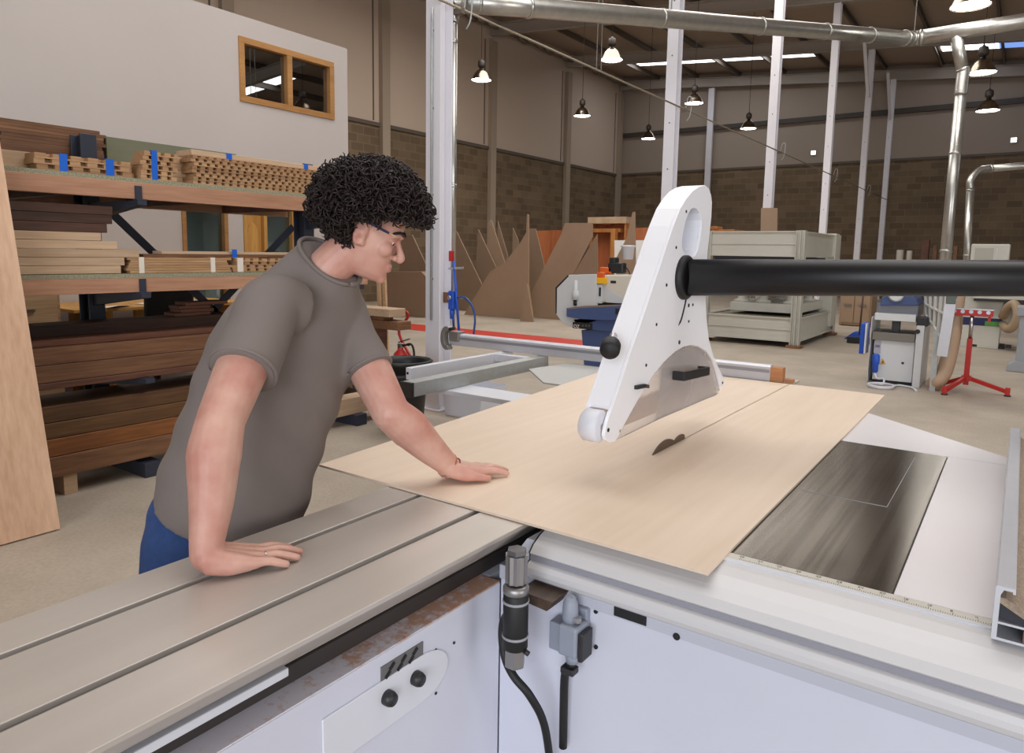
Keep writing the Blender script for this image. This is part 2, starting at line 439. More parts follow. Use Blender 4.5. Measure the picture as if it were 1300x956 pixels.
# pilasters of the left wall, flush joint lines in the sheet panels above
M_pil = mat('pilaster_concrete', srgb(166, 150, 132), 0.8)
for y in (5.3, 10.75, 16.05, 21.5, 26.8, 31.6):
    trim(MB().box(XL+0.005, XL+0.16, y-0.16, y+0.16, 0.0, roof(XL)-0.8), M_pil)
    trim(MB().box(XL+0.005, XL+0.02, y-0.42, y-0.38, ZB+0.08, roof(XL)-0.8), MATS['dark_sill'])
for x in (-11.9, 5.5):
    trim(MB().box(x-0.13, x+0.13, YB-0.3, YB-0.18, 0.0, roof(x)-0.65), M_col)
# bundled services and insulation tucked under the left eave
mb = MB()
for i in range(42):
    y = 6+i*0.62
    mb.tube(spline([(XL+0.25, y, roof(XL)-0.35), (XL+0.42, y+0.3, roof(XL)-0.42-0.1*random.random()), (XL+0.25, y+0.62, roof(XL)-0.35)], 3), 0.09, 6)
trim(mb, mat('silver_foil', srgb(120, 112, 104), 0.35, 0.6, bump=0.6, bump_scale=20))

# ------------------------------------------------------------------ steel columns of the middle row
for i, (y, lb) in enumerate(((5.3, 'white steel column nearest, just behind the saw, carrying the blue air hose'),
                             (10.75, 'white steel column rising behind the white blade guard'),
                             (16.1, 'white steel column with a brown board leaning on its foot behind the press'),
                             (21.4, 'grey steel column between the press and the far wall'),
                             (26.6, 'second farthest steel column, knee-braced, just left of the farthest one'),
                             (31.3, 'farthest steel column against the back wall with diagonal knee braces'))):
    x = -4.66; zt = roof(x)-0.63; w = 0.09
    r = thing('steel_column', (x, y, 0), lb, 'column', 'row of steel columns')
    MB().box(x-w, x+w, y-w, y-w+0.02, 0.02, zt).box(x-w, x+w, y+w-0.02, y+w, 0.02, zt).box(x-0.012, x+0.012, y-w+0.02, y+w-0.02, 0.02, zt).build('shaft', M_col, r, bevel=0.003)
    MB().box(x-0.13, x+0.13, y-0.13, y+0.13, 0.0, 0.02).build('base_plate', M_col, r)
    hb = MB()
    for z in (0.5, 1.3, 2.1, 2.9, 3.6, 4.6, 5.4, 6.2): hb.cyl((x+0.0, y-w-0.006, z), (x+0.0, y-w+0.001, z), 0.012, 8)
    hb.build('bolt_row', MATS['purlin_galvanised_dull'], r)
    if i >= 4:
        for s in (-1,):
            MB().bar((x, y+s*0.13, zt-1.5), (x, y+s*1.4, zt-0.02), 0.09, 0.09).build('knee_brace', M_col, r)

# ------------------------------------------------------------------ site office on the left
M_plaster = mat('office_white_plaster', srgb(194, 185, 180), 0.85, noise_amt=0.03, noise_scale=0.8)
XO = -8.0
pe = onx(441, 100, XO); YOE = pe.y; ZO = onx(441, 62, XO).z
w0 = onx(302, 45, XO); w1 = onx(424, 152, XO)
Y0, Y1 = w0.y, w1.y; Z0, Z1 = onx(303, 128, XO).z, w0.z
g0, g1 = onx(231, 290, XO).y, onx(289, 290, XO).y      # glazed office window low down
d0, d1, d2 = onx(309, 290, XO).y, onx(336, 290, XO).y, onx(374, 290, XO).y
mb = MB(); T = 0.14
def wallbox(y0, y1, z0, z1): mb.box(XO-T, XO, y0, y1, z0, z1)
wallbox(-3, Y0, 2.25, ZO); wallbox(Y0, Y1, 2.25, Z0); wallbox(Y0, Y1, Z1, ZO); wallbox(Y1, YOE, 2.25, ZO)
wallbox(-3, g0, 0, 2.25); wallbox(g0, g1, 0, 0.85); wallbox(g1, d0, 0, 2.25); wallbox(d2, YOE, 0, 2.25)
wallbox(g0, g1, 2.15, 2.25); wallbox(d0, d2, 2.15, 2.25)
struct(mb.build('wall_office', M_plaster))
struct(MB().box(XL+0.2, XO-T-0.002, YOE-T, YOE-0.001, 0, ZO).build('wall_office_end', M_plaster))
struct(MB().box(XL+0.2, XO-T-0.002, -3, YOE-T-0.002, ZO-0.12, ZO-0.001).build('trim_office_roof', M_plaster))
struct(MB().box(-11.6, -11.5, -3, YOE-T-0.003, 0.0, ZO-0.13).build('wall_office_back', mat('office_inner_wall', srgb(150, 160, 160), 0.85)))
struct(MB().box(-11.45, XO-T-0.003, -3, YOE-T-0.003, 2.35, 2.5).build('trim_office_floor', mat('office_floor_slab', srgb(120, 120, 120), 0.8)))
W_frame = wood('window_oak', srgb(190, 140, 84), srgb(160, 112, 60), 5, along='y')
fr = MB(); f = 0.075
for (a, b, c, d) in ((Y0, Y1, Z0, Z0+f), (Y0, Y1, Z1-f, Z1), (Y0, Y0+f, Z0+f, Z1-f), (Y1-f, Y1, Z0+f, Z1-f), ((Y0+Y1)/2-0.04, (Y0+Y1)/2+0.04, Z0+f, Z1-f)):
    fr.box(XO-T+0.01, XO+0.02, a, b, c, d)
wf = struct(fr.build('window_1', W_frame, bevel=0.004))
M_wglass = glass('office_window_glass', (0.5, 0.5, 0.5, 1), 0.34, 0.0)
MB().box(XO-0.06, XO-0.05, Y0+f, Y1-f, Z0+f, Z1-f).build('pane', M_wglass, wf)
fr = MB()
for (a, b, c, d) in ((g0, g1, 0.85, 0.91), (g0, g1, 2.09, 2.15), (g0, g0+0.05, 0.91, 2.09), (g1-0.05, g1, 0.91, 2.09)): fr.box(XO-T+0.01, XO+0.015, a, b, c, d)
o = struct(fr.build('window_20', W_frame))
MB().box(XO-0.06, XO-0.05, g0+0.05, g1-0.05, 0.91, 2.09).build('pane', glass('teal_glass', (0.45, 0.55, 0.56, 1), 0.15, 0.03), o)
# door with a raised panel and a glazed side light
fr = MB()
for (a, b) in ((d0, d0+0.05), (d1-0.02, d1+0.03), (d2-0.05, d2)): fr.box(XO-T+0.01, XO+0.015, a, b, 0, 2.15)
fr.box(XO-T+0.01, XO+0.014, d0+0.05, d2-0.05, 2.1, 2.149)
dr = struct(fr.build('door_1', W_door))
lf = MB().box(XO-0.09, XO-0.045, d0+0.055, d1-0.025, 0.01, 2.09)
lf.build('door_leaf', W_door, dr)
dm = (d0+d1)/2; hw = (d1-d0)/2-0.08
for z0, z1 in ((0.25, 0.9), (1.1, 1.75)):
    pts = [(XO-0.045, dm-hw, z0), (XO-0.045, dm+hw, z0), (XO-0.045, dm+hw, z1)] + [(XO-0.045, dm+hw*math.cos(t), z1+0.14*math.sin(t)) for t in [PI*i/8 for i in range(1, 8)]] + [(XO-0.045, dm-hw, z1)]
    MB().prism(pts, (0.016, 0, 0)).build('raised_panel', W_door, dr, bevel=0.008)
MB().box(XO-0.06, XO-0.05, d1+0.03, d2-0.05, 0.01, 2.09).build('pane', MATS['teal_glass'], dr)

# lit office lamps behind the office wall
for (x, y, z) in ((-10.0, 4.9, 2.28),):
    r = thing('office_lamp', (x, y, z), 'flat ceiling lamp inside the site office behind the low window', 'lamp')
    MB().box(x-.6, x+.6, y-.15, y+.15, z, z+.05).build('housing', M_white, r)
    MB().box(x-.57, x+.57, y-.13, y+.13, z-.006, z-.001).build('diffuser', mat('office_lamp_glow', (1, 1, 1, 1), .5, emit=(1, .98, .94, 1), emit_s=70.0), r)
# ------------------------------------------------------------------ the sliding table panel saw
ZT = 0.90
saw = thing('panel_saw', (-0.4, 2.2, 0), 'large white panel saw with a long grey sliding table in the foreground', 'saw')
M_slide = mat('slider_anodised', srgb(200, 192, 184), 0.42, 0.4, noise_amt=0.05, noise_scale=9, stretch=(1, 0.06, 1), rough_var=0.06)
M_groove = mat('slider_groove', srgb(140, 136, 134), 0.45, 0.6)
SY0, SY1 = -0.7, 4.05
# profile of the sliding table across x: three flats and two T slots
xs = [-1.412, -1.3015, -1.283, -1.1035, -1.0835, -0.947]
def slot(xa, xb, mb):        # one slot: floor set 9 mm down
    mb.box(xa, xb, SY0, SY1, ZT-0.03, ZT-0.010)
prof = MB()
prof.box(xs[0], xs[1], SY0, SY1, ZT-0.03, ZT); prof.box(xs[2], xs[3], SY0, SY1, ZT-0.03, ZT)
prof.prism([(xs[4], SY0, ZT), (xs[5], SY0, ZT), (xs[5], SY0, ZT-.010), (xs[5]-.07, SY0, ZT-.075), (xs[5]-.12, SY0, ZT-.075), (xs[4], SY0, ZT-.03)], (0, SY1-SY0, 0))
prof.box(xs[0]+0.02, xs[5]-0.12, SY0, SY1, ZT-0.115, ZT-0.0301)
prof.build('sliding_table', M_slide, saw, bevel=0.0012, seg=1)
sl = MB(); slot(xs[1], xs[2], sl); slot(xs[3], xs[4], sl)
sl.build('slot_floor', M_groove, saw)
# carriage and base under the slider, with the dusty ledge and louvred side
M_dust = bpy.data.materials.new('ledge_with_sawdust'); M_dust.use_nodes = True
nt = M_dust.node_tree; b = nt.nodes['Principled BSDF']; tc = nt.nodes.new('ShaderNodeTexCoord')
nz = nt.nodes.new('ShaderNodeTexNoise'); nz.inputs['Scale'].default_value = 26; nz.inputs['Detail'].default_value = 8; nz.inputs['Roughness'].default_value = 0.75
nt.links.new(tc.outputs['Object'], nz.inputs['Vector'])
sp = nt.nodes.new('ShaderNodeSeparateXYZ'); nt.links.new(tc.outputs['Object'], sp.inputs[0])
mr = nt.nodes.new('ShaderNodeMapRange'); mr.inputs[1].default_value = -1.55; mr.inputs[2].default_value = -0.95; mr.inputs[1].default_value = -1.5; mr.inputs[2].default_value = -0.9; mr.inputs[3].default_value = -0.13; mr.inputs[4].default_value = 0.10
nt.links.new(sp.outputs[1], mr.inputs[0])
ad = nt.nodes.new('ShaderNodeMath'); nt.links.new(nz.outputs['Fac'], ad.inputs[0]); nt.links.new(mr.outputs[0], ad.inputs[1])
rp = nt.nodes.new('ShaderNodeValToRGB'); rp.color_ramp.elements[0].position = 0.42; rp.color_ramp.elements[0].color = srgb(206, 202, 210)
rp.color_ramp.elements[1].position = 0.56; rp.color_ramp.elements[1].color = srgb(186, 146, 124)
nt.links.new(ad.outputs[0], rp.inputs[0]); nt.links.new(rp.outputs[0], b.inputs['Base Color']); b.inputs['Roughness'].default_value = 0.8
XB = -1.0; ZL = 0.745; YP = 1.375
MB().box(-1.40, XB, SY0+0.3, YP, 0.06, ZL-0.001).build('slider_base', M_body, saw, bevel=0.003)
MB().box(-1.39, XB-0.002, SY0+0.31, YP-0.001, ZL-0.001, ZL+0.002).build('dusty_ledge', M_dust, saw)
MB().box(-1.33, -1.06, SY0+0.25, 3.9, ZL+0.004, ZT-0.116).build('guide_way', mat('guideway_dark', srgb(58, 52, 50), 0.5), saw)
MB().box(-1.36, -1.04, YP+0.01, 3.9, 0.06, ZL).build('slider_base_rear', M_body, saw)
# strip clipped along the ledge near the front
a = onx(360, 844, XB-0.03); a2 = onx(318, 866, XB-0.03)
MB().box(XB-0.05, XB-0.015, 0.1, a.y, a.z-.016, a.z).build('ledge_strip', M_white, saw, bevel=0.002)
# louvred vent plate: dark plate with two staggered rows of slots
la, lb_ = onx(483, 848, XB), onx(536, 813, XB)
zt_ = (la.z+lb_.z)/2; zb_ = onx(536, 832, XB).z
lv = MB().box(XB, XB+0.003, la.y, lb_.y, zb_, zt_).build('vent_plate', mat('grey_steel_plate', srgb(112, 110, 110), 0.5, 0.3), saw)
dk = MB()
n = 4
for r in range(2):
    for i in range(3):
        cy = la.y+(lb_.y-la.y)*((i+0.5+0.35*r)/3.6); cz = zb_+(zt_-zb_)*(0.3+0.4*r)
        dk.obox((XB+0.004, cy, cz), (1, 0, 0), (0, 0.8, 0.6), (0, -0.6, 0.8), 0.0012, 0.0085, 0.0035)
dk.build('vent_slot', M_black, lv)
# control plate with rotary knobs below the vent
pc = onx(525, 862, XB)
pl = [(XB, pc.y+0.09*math.cos(t)*(1.0), pc.z-0.01+0.055*math.sin(t)) for t in [-PI/2+PI*i/14 for i in range(15)]]
pl = [(XB, p[1]+0.02, p[2]) for p in pl] + [(XB, pc.y-0.25, pc.z+0.045), (XB, pc.y-0.25, pc.z-0.065)]
MB().prism(pl, (0.005, 0, 0)).build('control_plate', M_white, saw, bevel=0.002)
kz = onx(525, 857, XB)
for i, dy in enumerate((0.0, -0.085)):
    k = MB().lathe([(0.016, 0), (0.016, 0.012), (0.013, 0.02), (0.0001, 0.021)], (XB+0.005, kz.y+dy, kz.z-0.004), (1, 0, 0), 24).build('rotary_knob', M_dark, saw)
hd = MB()
for u, v in ((553, 825), (576, 816), (554, 855), (553, 880)):
    q = onx(u, v, XB); hd.cyl((XB, q.y, q.z), (XB+0.002, q.y, q.z), 0.0035, 10)
hd.build('screw_hole', M_black, saw)

# main cabinet
XC = 0.72
MB().box(XB, XC, YP, 3.0, 0.05, ZT-0.115).build('cabinet', M_body, saw, bevel=0.004)
MB().box(XB+0.0, XC, YP-0.004, YP, 0.792-0.035, 0.792).build('cabinet_shade_strip', mat('cabinet_strip_shade', srgb(186, 188, 200), 0.45), saw)  # shade under the rail put into this strip's greyer colour
# slot and holes in that strip
q0, q1 = ony(780, 770, YP-0.004), ony(821, 786, YP-0.004)
MB().box(q0.x, q1.x, YP-0.006, YP-0.0042, q0.z-0.020, q0.z+0.001).build('strip_slot', M_black, saw)
hb = MB()
for u, v in ((859, 808),):
    q = ony(u, v, YP-0.004); hb.cyl((q.x, YP-0.006, q.z), (q.x, YP-0.0042, q.z), 0.008, 14)
for u, v in ((757, 776), (757, 821)):
    q = ony(u, v, YP); hb.cyl((q.x, YP-0.004, q.z), (q.x, YP-0.0002, q.z), 0.005, 12)
hb.build('panel_hole', M_black, saw)
# white gusset at the inner corner behind the dosing bottle
MB().prism([(-0.995, YP+0.02, 0.785), (-0.90, YP+0.02, 0.785), (-0.905, YP+0.02, 0.868), (-0.935, YP+0.02, 0.868)], (0, 0.3, 0)).build('corner_gusset', M_white, saw)

# guide rail along the front: rounded aluminium extrusion with a measuring scale
XR0, XR1 = -0.905, 0.95
pr = [(1.500, .8985), (1.475, .8975), (1.44, .892), (1.405, .880), (1.378, .866), (1.362, .850), (1.366, .846), (1.366, .832), (1.356, .828), (1.350, .818), (1.349, .806), (1.354, .794), (1.364, .787), (1.40, .785), (1.50, .785)]
MB().prism([(XR0, y, z) for y, z in pr], (XR1-XR0, 0, 0), smooth=False).build('guide_rail', mat('rail_satin_aluminium', srgb(206, 205, 206), .5, .1), saw)
grey = MB().box(XR0, XR1, 1.3645, 1.3655, .8325, .8455).build('rail_groove_strip', mat('rail_strip_grey', srgb(150, 150, 160), 0.55, 0.2), saw)
MB().prism([(XR0-0.004, y+(0.0), z) for y, z in pr[1:]], (0.0035, 0, 0)).build('rail_end_seal', M_black, saw)
MB().box(XR0+0.42, XR1, 1.500, 1.512, .785, .9012).build('rail_lip', M_white, saw)
# scale with millimetre ticks
sc = MB().box(XR0+0.42, XR1, 1.512, 1.540, .785, .902).build('measuring_scale', mat('scale_tape', srgb(206, 202, 192), 0.5), saw)
tk = MB(); x = XR0+0.45; i = 0
while x < 0.06:
    L = 0.012 if i % 10 == 0 else (0.008 if i % 5 == 0 else 0.005)
    tk.box(x-0.0005, x+0.0005, 1.514, 1.514+L, .902, .9023); x += 0.004; i += 1
mat('scale_ink', srgb(90, 84, 80), 0.6)
def digit(mb, ch, x, y, s):
    # little block numerals on the scale
    seg = {'0': 'abcdef', '1': 'bc', '2': 'abged', '3': 'abgcd', '4': 'fgbc', '5': 'afgcd', '6': 'afgedc', '7': 'abc', '8': 'abcdefg', '9': 'abcdfg'}[ch]
    w, h, t = s*0.5, s, s*0.14
    S = {'a': (0, w, h-t, h), 'g': (0, w, h/2-t/2, h/2+t/2), 'd': (0, w, 0, t), 'f': (0, t, h/2, h), 'e': (0, t, 0, h/2), 'b': (w-t, w, h/2, h), 'c': (w-t, w, 0, h/2)}
    for c in seg:
        a, b2, c2, d2 = S[c]; mb.box(x+a, x+b2, y+c2, y+d2, .902, .9023)
for k in range(0, 13):
    x = XR0+0.45+0.04*k; s = str(max(0, 48-4*k))
    for j, ch in enumerate(s): digit(tk, ch, x-0.005+0.0058*j, 1.528, 0.008)
tk.build('scale_mark', MATS['scale_ink'], sc)

# cast main table: brushed steel, scored by a removable insert, painted extension table round it
def steel_table():
    M = bpy.data.materials.new('ground_steel'); M.use_nodes = True
    nt = M.node_tree; b = nt.nodes['Principled BSDF']
    tc = nt.nodes.new('ShaderNodeTexCoord'); mp = nt.nodes.new('ShaderNodeMapping'); mp.inputs['Scale'].default_value = (9, 0.12, 1)
    nt.links.new(tc.outputs['Object'], mp.inputs[0])
    n1 = nt.nodes.new('ShaderNodeTexNoise'); n1.inputs['Scale'].default_value = 8; n1.inputs['Detail'].default_value = 6
    nt.links.new(mp.outputs[0], n1.inputs['Vector'])
    rp = nt.nodes.new('ShaderNodeValToRGB'); rp.color_ramp.elements[0].color = srgb(118, 111, 103); rp.color_ramp.elements[1].color = srgb(142, 135, 126)
    rp.color_ramp.elements[0].position = 0.35; rp.color_ramp.elements[1].position = 0.65
    nt.links.new(n1.outputs['Fac'], rp.inputs[0]); nt.links.new(rp.outputs[0], b.inputs['Base Color'])
    b.inputs['Metallic'].default_value = 1.0; b.inputs['Roughness'].default_value = 0.2
    b.inputs['Anisotropic'].default_value = 0.85
    tg = nt.nodes.new('ShaderNodeCombineXYZ'); tg.inputs[1].default_value = 1.0
    nt.links.new(tg.outputs[0], b.inputs['Tangent'])
    bp = nt.nodes.new('ShaderNodeBump'); bp.inputs['Strength'].default_value = 0.0; bp.inputs['Distance'].default_value = 0.002
    nt.links.new(n1.outputs['Fac'], bp.inputs['Height']); nt.links.new(bp.outputs[0], b.inputs['Normal'])
    return M
M_st = steel_table()
MB().box(-0.938, -0.160, 1.545, 2.785, ZT-0.1, ZT).build('main_table', M_st, saw, bevel=0.0015, seg=1)
ins = MB().box(-0.478, -0.248, 2.10, 2.70, ZT, ZT+0.0008).build('table_insert', M_st, saw)
MB().box(-0.478, -0.248, 2.098, 2.1, ZT, ZT+0.001).box(-0.248, -0.2465, 2.098, 2.70, ZT, ZT+0.001).build('insert_edge', M_steel, ins)
M_ext = mat('extension_table_white', srgb(230, 226, 228), 0.3, noise_amt=0.03, noise_scale=2)
MB().box(-0.158, 0.80, 1.545, 2.785, ZT-0.06, ZT+0.0005).build('extension_table', M_ext, saw, bevel=0.0015, seg=1)
MB().prism([(-0.938, 2.789, ZT-0.05), (0.80, 2.789, ZT-0.05), (0.80, 2.30+0.495, ZT-0.05), (0.05, 2.865, ZT-0.05), (-0.49, 3.365, ZT-0.05), (-0.938, 3.365, ZT-0.05)], (0, 0, 0.05)).build('outfeed_table', M_ext, saw, bevel=0.0015, seg=1)
MB().box(-0.158, 0.80, 2.7855, 2.7885, ZT-0.05, ZT+0.0008).build('table_joint', M_white, saw)

# saw blade and the riving knife standing through the kerf
yb = onx(850, 572, -0.945).y
bl = []
yc0 = onx(828, 579, -0.945).y; yc1 = onx(855, 561, -0.945).y
MB().lathe([(0.175, 0), (0.175, 0.003)], (-0.9465, (yc0+yc1)/2+0.012, ZT+0.04-0.175), (1, 0, 0), 72, smooth=False).build('saw_blade', mat('blade_steel', srgb(118, 104, 92), 0.4, 0.8), saw)
k0 = onx(856, 562, -0.945).y; k1 = onx(869, 556, -0.945).y
pts = [(-0.9465, k0+0.004, ZT-0.09)] + [(-0.9465, k0+(k1-k0)*(0.5-0.5*math.cos(PI*i/10))+0.0, ZT+0.012+0.020*math.sin(PI*i/10)**0.7) for i in range(11)] + [(-0.9465, k1+0.02, ZT-0.09)]
MB().prism(pts, (0.0028, 0, 0)).build('riving_knife', MATS['blade_steel'], saw)

# dosing cylinder in front of the cabinet corner: ribbed steel head, black body, hexagonal foot, hose
mc = ony(655, 760, 1.245); mx_, my_ = mc.x, 1.245
def zz(v): return ony(655, v, my_).z
R_ = 0.0285
hd_ = MB()
hd_.prism([(mx_+0.026*math.cos(2*PI*i/20)*(1.0 if i % 2 else 0.88), my_+0.026*math.sin(2*PI*i/20)*(1.0 if i % 2 else 0.88), zz(738)) for i in range(20)], (0, 0, zz(703)-zz(738)))
hd_.lathe([(0.026, 0), (R_+0.001, 0.004), (R_+0.001, 0.016), (0.024, 0.022)], (mx_, my_, zz(752)-0.002))
act = hd_.build('dosing_cylinder', mat('cast_aluminium', srgb(150, 148, 148), 0.42, 0.8), saw)
MB().lathe([(0.022, 0), (0.024, 0.002), (0.022, 0.012), (0.0001, 0.014)], (mx_, my_, zz(703)), n=6, smooth=False).build('cylinder_cap', mat('dark_grey_metal', srgb(96, 94, 96), 0.5, 0.4), act)
MB().lathe([(R_-0.002, 0), (R_, 0.003), (R_, zz(752)-zz(822)-0.003), (R_-0.002, zz(752)-zz(822))], (mx_, my_, zz(822)), n=32).build('cylinder_body', M_black, act)
for v in (762, 806):
    MB().lathe([(R_+0.0015, 0), (R_+0.002, 0.003), (R_+0.0015, 0.006)], (mx_, my_, zz(v)-0.003), n=32).build('cable_tie', mat('grey_tie', srgb(150, 150, 156), 0.5), act)
MB().lathe([(0.020, 0), (0.024, 0.004), (0.024, zz(822)-zz(846)-0.001), (0.022, zz(822)-zz(846))], (mx_, my_, zz(846)), n=6, smooth=False).build('hexagon_foot', MATS['cast_aluminium'], act)
MB().tube(spline([(mx_-0.03, my_+0.012, zz(786)), (mx_-0.049, my_+0.02, zz(805)), (mx_-0.050, my_+0.02, zz(828)), (mx_-0.035, my_+0.015, zz(850)), (mx_-0.005, my_+0.008, zz(864)), (mx_+0.03, my_+0.02, zz(884)), (mx_+0.045, my_+0.06, zz(930)), (mx_+0.045, my_+0.1, zz(1010))], 6), 0.0095, 12).build('black_hose', M_black, act)
MB().cyl((mx_+0.026, my_, zz(822)), (mx_+0.037, my_, zz(824)), 0.006, 10).build('side_screw', M_dark, act)
# dark wooden wedge under the rail end
MB().prism([(-0.895, 1.30, .783), (-0.80, 1.30, .783), (-0.815, 1.30, .757), (-0.885, 1.30, .762)], (0, 0.07, 0)).build('wedge_block', wood('dark_wedge', srgb(96, 76, 60), srgb(66, 52, 44), 6), saw)

# grey industrial plug and socket on the cabinet front
M_plug = mat('grey_plug_plastic', srgb(140, 146, 160), 0.45)
def pf(u, v, dy=0.0): q = ony(u, v, YP-dy); return q
c0 = pf(738, 790)
sk = MB().box(c0.x-0.028, c0.x+0.024, YP-0.018, YP-0.0005, c0.z-0.055, c0.z+0.045).build('plug_socket', M_plug, saw, bevel=0.004)
q = pf(728, 812, 0.055)
MB().box(q.x-0.030, q.x+0.018, YP-0.075, YP-0.02, q.z-0.036, q.z+0.036).build('plug_housing', M_plug, sk, bevel=0.006)
MB().box(q.x+0.019, q.x+0.031, YP-0.07, YP-0.022, q.z-0.040, q.z+0.026).build('locking_lever', M_dark, sk, bevel=0.003)
MB().lathe([(0.016, 0), (0.017, 0.01), (0.014, 0.024)], (q.x-0.006, YP-0.047, q.z-0.036), (0, 0, -1), 16).build('plug_collar', M_plug, sk)
MB().lathe([(0.016, -0.03), (0.019, -0.01), (0.017, 0.02), (0.010, 0.034)], (c0.x-0.004, YP-0.045, c0.z+0.045), (0, 0, 1), 16).build('cable_gland', M_plug, sk)
MB().cyl((c0.x-0.004, YP-0.045, c0.z+0.079), (c0.x-0.002, YP-0.03, 0.784), 0.006, 10).build('cable', M_plug, sk)
MB().lathe([(0.0001, 0), (0.011, 0.001), (0.011, 0.012), (0.0001, 0.013)], (q.x+0.004, YP-0.02-0.028, q.z+0.040), (0, 0, 1), 6, smooth=False).build('top_nut', M_steel, sk)
l = pf(703, 808, 0.05)
MB().box(l.x-0.014, l.x+0.014, YP-0.05, YP-0.008, l.z-0.034, l.z+0.034).build('open_lid', M_plug, sk, bevel=0.004)
MB().tube(spline([(q.x-0.006, YP-0.047, q.z-0.062), (q.x-0.016, YP-0.045, q.z-0.085), (q.x-0.035, YP-0.03, q.z-0.12), (q.x-0.04, YP-0.02, q.z-0.3)], 6), 0.010, 12).build('plug_lead', M_black, sk)
MB().box(q.x-0.028, q.x+0.006, YP-0.064, YP-0.036, q.z-0.086, q.z-0.07).build('lead_clamp', M_dark, sk, bevel=0.003)

# ------------------------------------------------------------------ rip fence at the right
rf = thing('rip_fence', (0.05, 2.1, ZT), 'tall aluminium rip fence along the right edge of the white table', 'fence')
fx, ya, yz = 0.006, 1.46, 2.93
def fpr(mb, pts): mb.prism([(x, ya, z) for x, z in pts], (0, yz-ya, 0)); return mb
fpr(MB(), [(fx, ZT+.002), (fx, .998), (fx+.002, 1.0), (fx+.027, 1.0), (fx+.029, .997), (fx+.029, .990), (fx+.025, .990), (fx+.025, .994), (fx+.012, .994), (fx+.008, .985), (fx+.008, ZT+.002)]).build('fence_face', M_alu, rf)
fpr(MB(), [(fx+.008, .980), (fx+.016, .980), (fx+.135, ZT+.012), (fx+.135, ZT+.006), (fx+.127, ZT+.006), (fx+.008, .970)]).build('sloping_web', mat('dusty_web', srgb(158, 140, 122), 0.85, noise_amt=0.35, noise_scale=160), rf)
fpr(MB(), [(fx+.0081, ZT+.002), (fx+.135, ZT+.002), (fx+.135, ZT+.0058), (fx+.0081, ZT+.007)]).build('bottom_flange', M_alu, rf)
MB().prism([(fx+.0082, ya+.004, .967), (fx+.0082, ya+.004, ZT+.041), (fx+.08, ya+.004, ZT+.033)], (0, 0.02, 0)).build('end_plug', mat('end_plug_black', srgb(34, 36, 44), 0.5), rf)
MB().box(fx+.0082, fx+.10, ya, yz, ZT+.032, ZT+.036).build('middle_web', M_alu, rf)
MB().box(fx+.045, fx+.09, ya-.002, ya+.05, ZT+.009, ZT+.030).build('clamp_block', mat('clamp_brown', srgb(112, 96, 88), 0.5, 0.3), rf)
# ------------------------------------------------------------------ overhead blade guard and its black boom
GX = -0.925; GT = 0.085           # right-hand face and thickness
def gp(cx, cy):                   # a point of the guard's right-hand face
    return onx(720+0.39745*cx, 220+0.39745*cy, GX)
gd = thing('blade_guard', (GX, 2.2, ZT+0.01), 'tall white fin shaped overhead blade guard on a thick black tube above the plywood', 'guard')
outline = [(120, 838), (123, 815), (131, 785), (146, 745), (172, 668), (200, 580), (225, 510), (250, 437), (275, 362), (300, 288), (320, 226), (340, 168), (362, 112), (383, 78), (402, 56), (422, 43), (440, 38), (452, 47), (460, 68), (463, 92), (461, 140), (455, 195), (449, 250), (445, 310), (443, 390), (445, 460), (453, 530), (468, 585), (486, 625), (499, 652), (502, 668), (498, 680), (489, 684),
           (480, 640), (466, 598), (447, 570), (420, 553), (398, 548), (374, 553), (345, 570), (310, 602), (275, 645), (240, 700), (205, 762), (180, 808), (162, 845), (152, 857), (136, 860), (124, 852)]
fpts = [gp(*p) for p in outline]
hole = [(405, 110), (416, 114), (424, 128), (429, 150), (429, 175), (425, 210), (418, 245), (408, 265), (394, 268), (380, 262), (370, 247), (367, 222), (371, 190), (378, 155), (388, 128), (396, 114)]
hpts = [gp(*p) for p in hole]
# outer fascia with an oval opening: bridge the hole, triangulate, push back
def plate_with_hole(outer, inner, thick):
    bm = bmesh.new()
    def loop(ps):
        vs = [bm.verts.new(p) for p in ps]
        return [bm.edges.new((vs[i], vs[(i+1) % len(vs)])) for i in range(len(vs))]
    e = loop(outer)+(loop(inner) if inner else [])
    bmesh.ops.triangle_fill(bm, use_beauty=True, edges=e, normal=(1, 0, 0))
    ext = bmesh.ops.extrude_face_region(bm, geom=list(bm.faces))
    bmesh.ops.translate(bm, verts=[v for v in ext['geom'] if isinstance(v, bmesh.types.BMVert)], vec=(-thick, 0, 0))
    bmesh.ops.recalc_face_normals(bm, faces=bm.faces)
    return bm
def bm_obj(bm, name, m, parent, bevel=0):
    off = wloc(parent); bmesh.ops.translate(bm, verts=bm.verts, vec=-off)
    me = bpy.data.meshes.new(name); bm.to_mesh(me); bm.free(); me.materials.append(m)
    o = bpy.data.objects.new(name, me); COL.objects.link(o); o.parent = parent
    if bevel:
        md = o.modifiers.new('edge', 'BEVEL'); md.width = bevel; md.segments = 2; md.limit_method = 'ANGLE'; md.angle_limit = math.radians(50)
    return o
M_gw = mat('guard_white', srgb(240, 240, 244), 0.32)
core_px = [p for p in outline if not (p[1] > 745 and p[0] < 206)] + [(209, 755), (147, 757)]
shell = bm_obj(plate_with_hole([gp(*p)-Vector((.011, 0, 0)) for p in core_px], [p-Vector((.011, 0, 0)) for p in hpts], GT-.022), 'guard_shell', M_gw, gd, 0.0)
bm_obj(plate_with_hole(fpts, hpts, .0108), 'right_cheek', M_gw, gd, 0.0012)
bm_obj(plate_with_hole([p-Vector((GT-.0108, 0, 0)) for p in fpts], [p-Vector((GT-.0108, 0, 0)) for p in hpts], .0108), 'left_cheek', M_gw, gd, 0.0012)
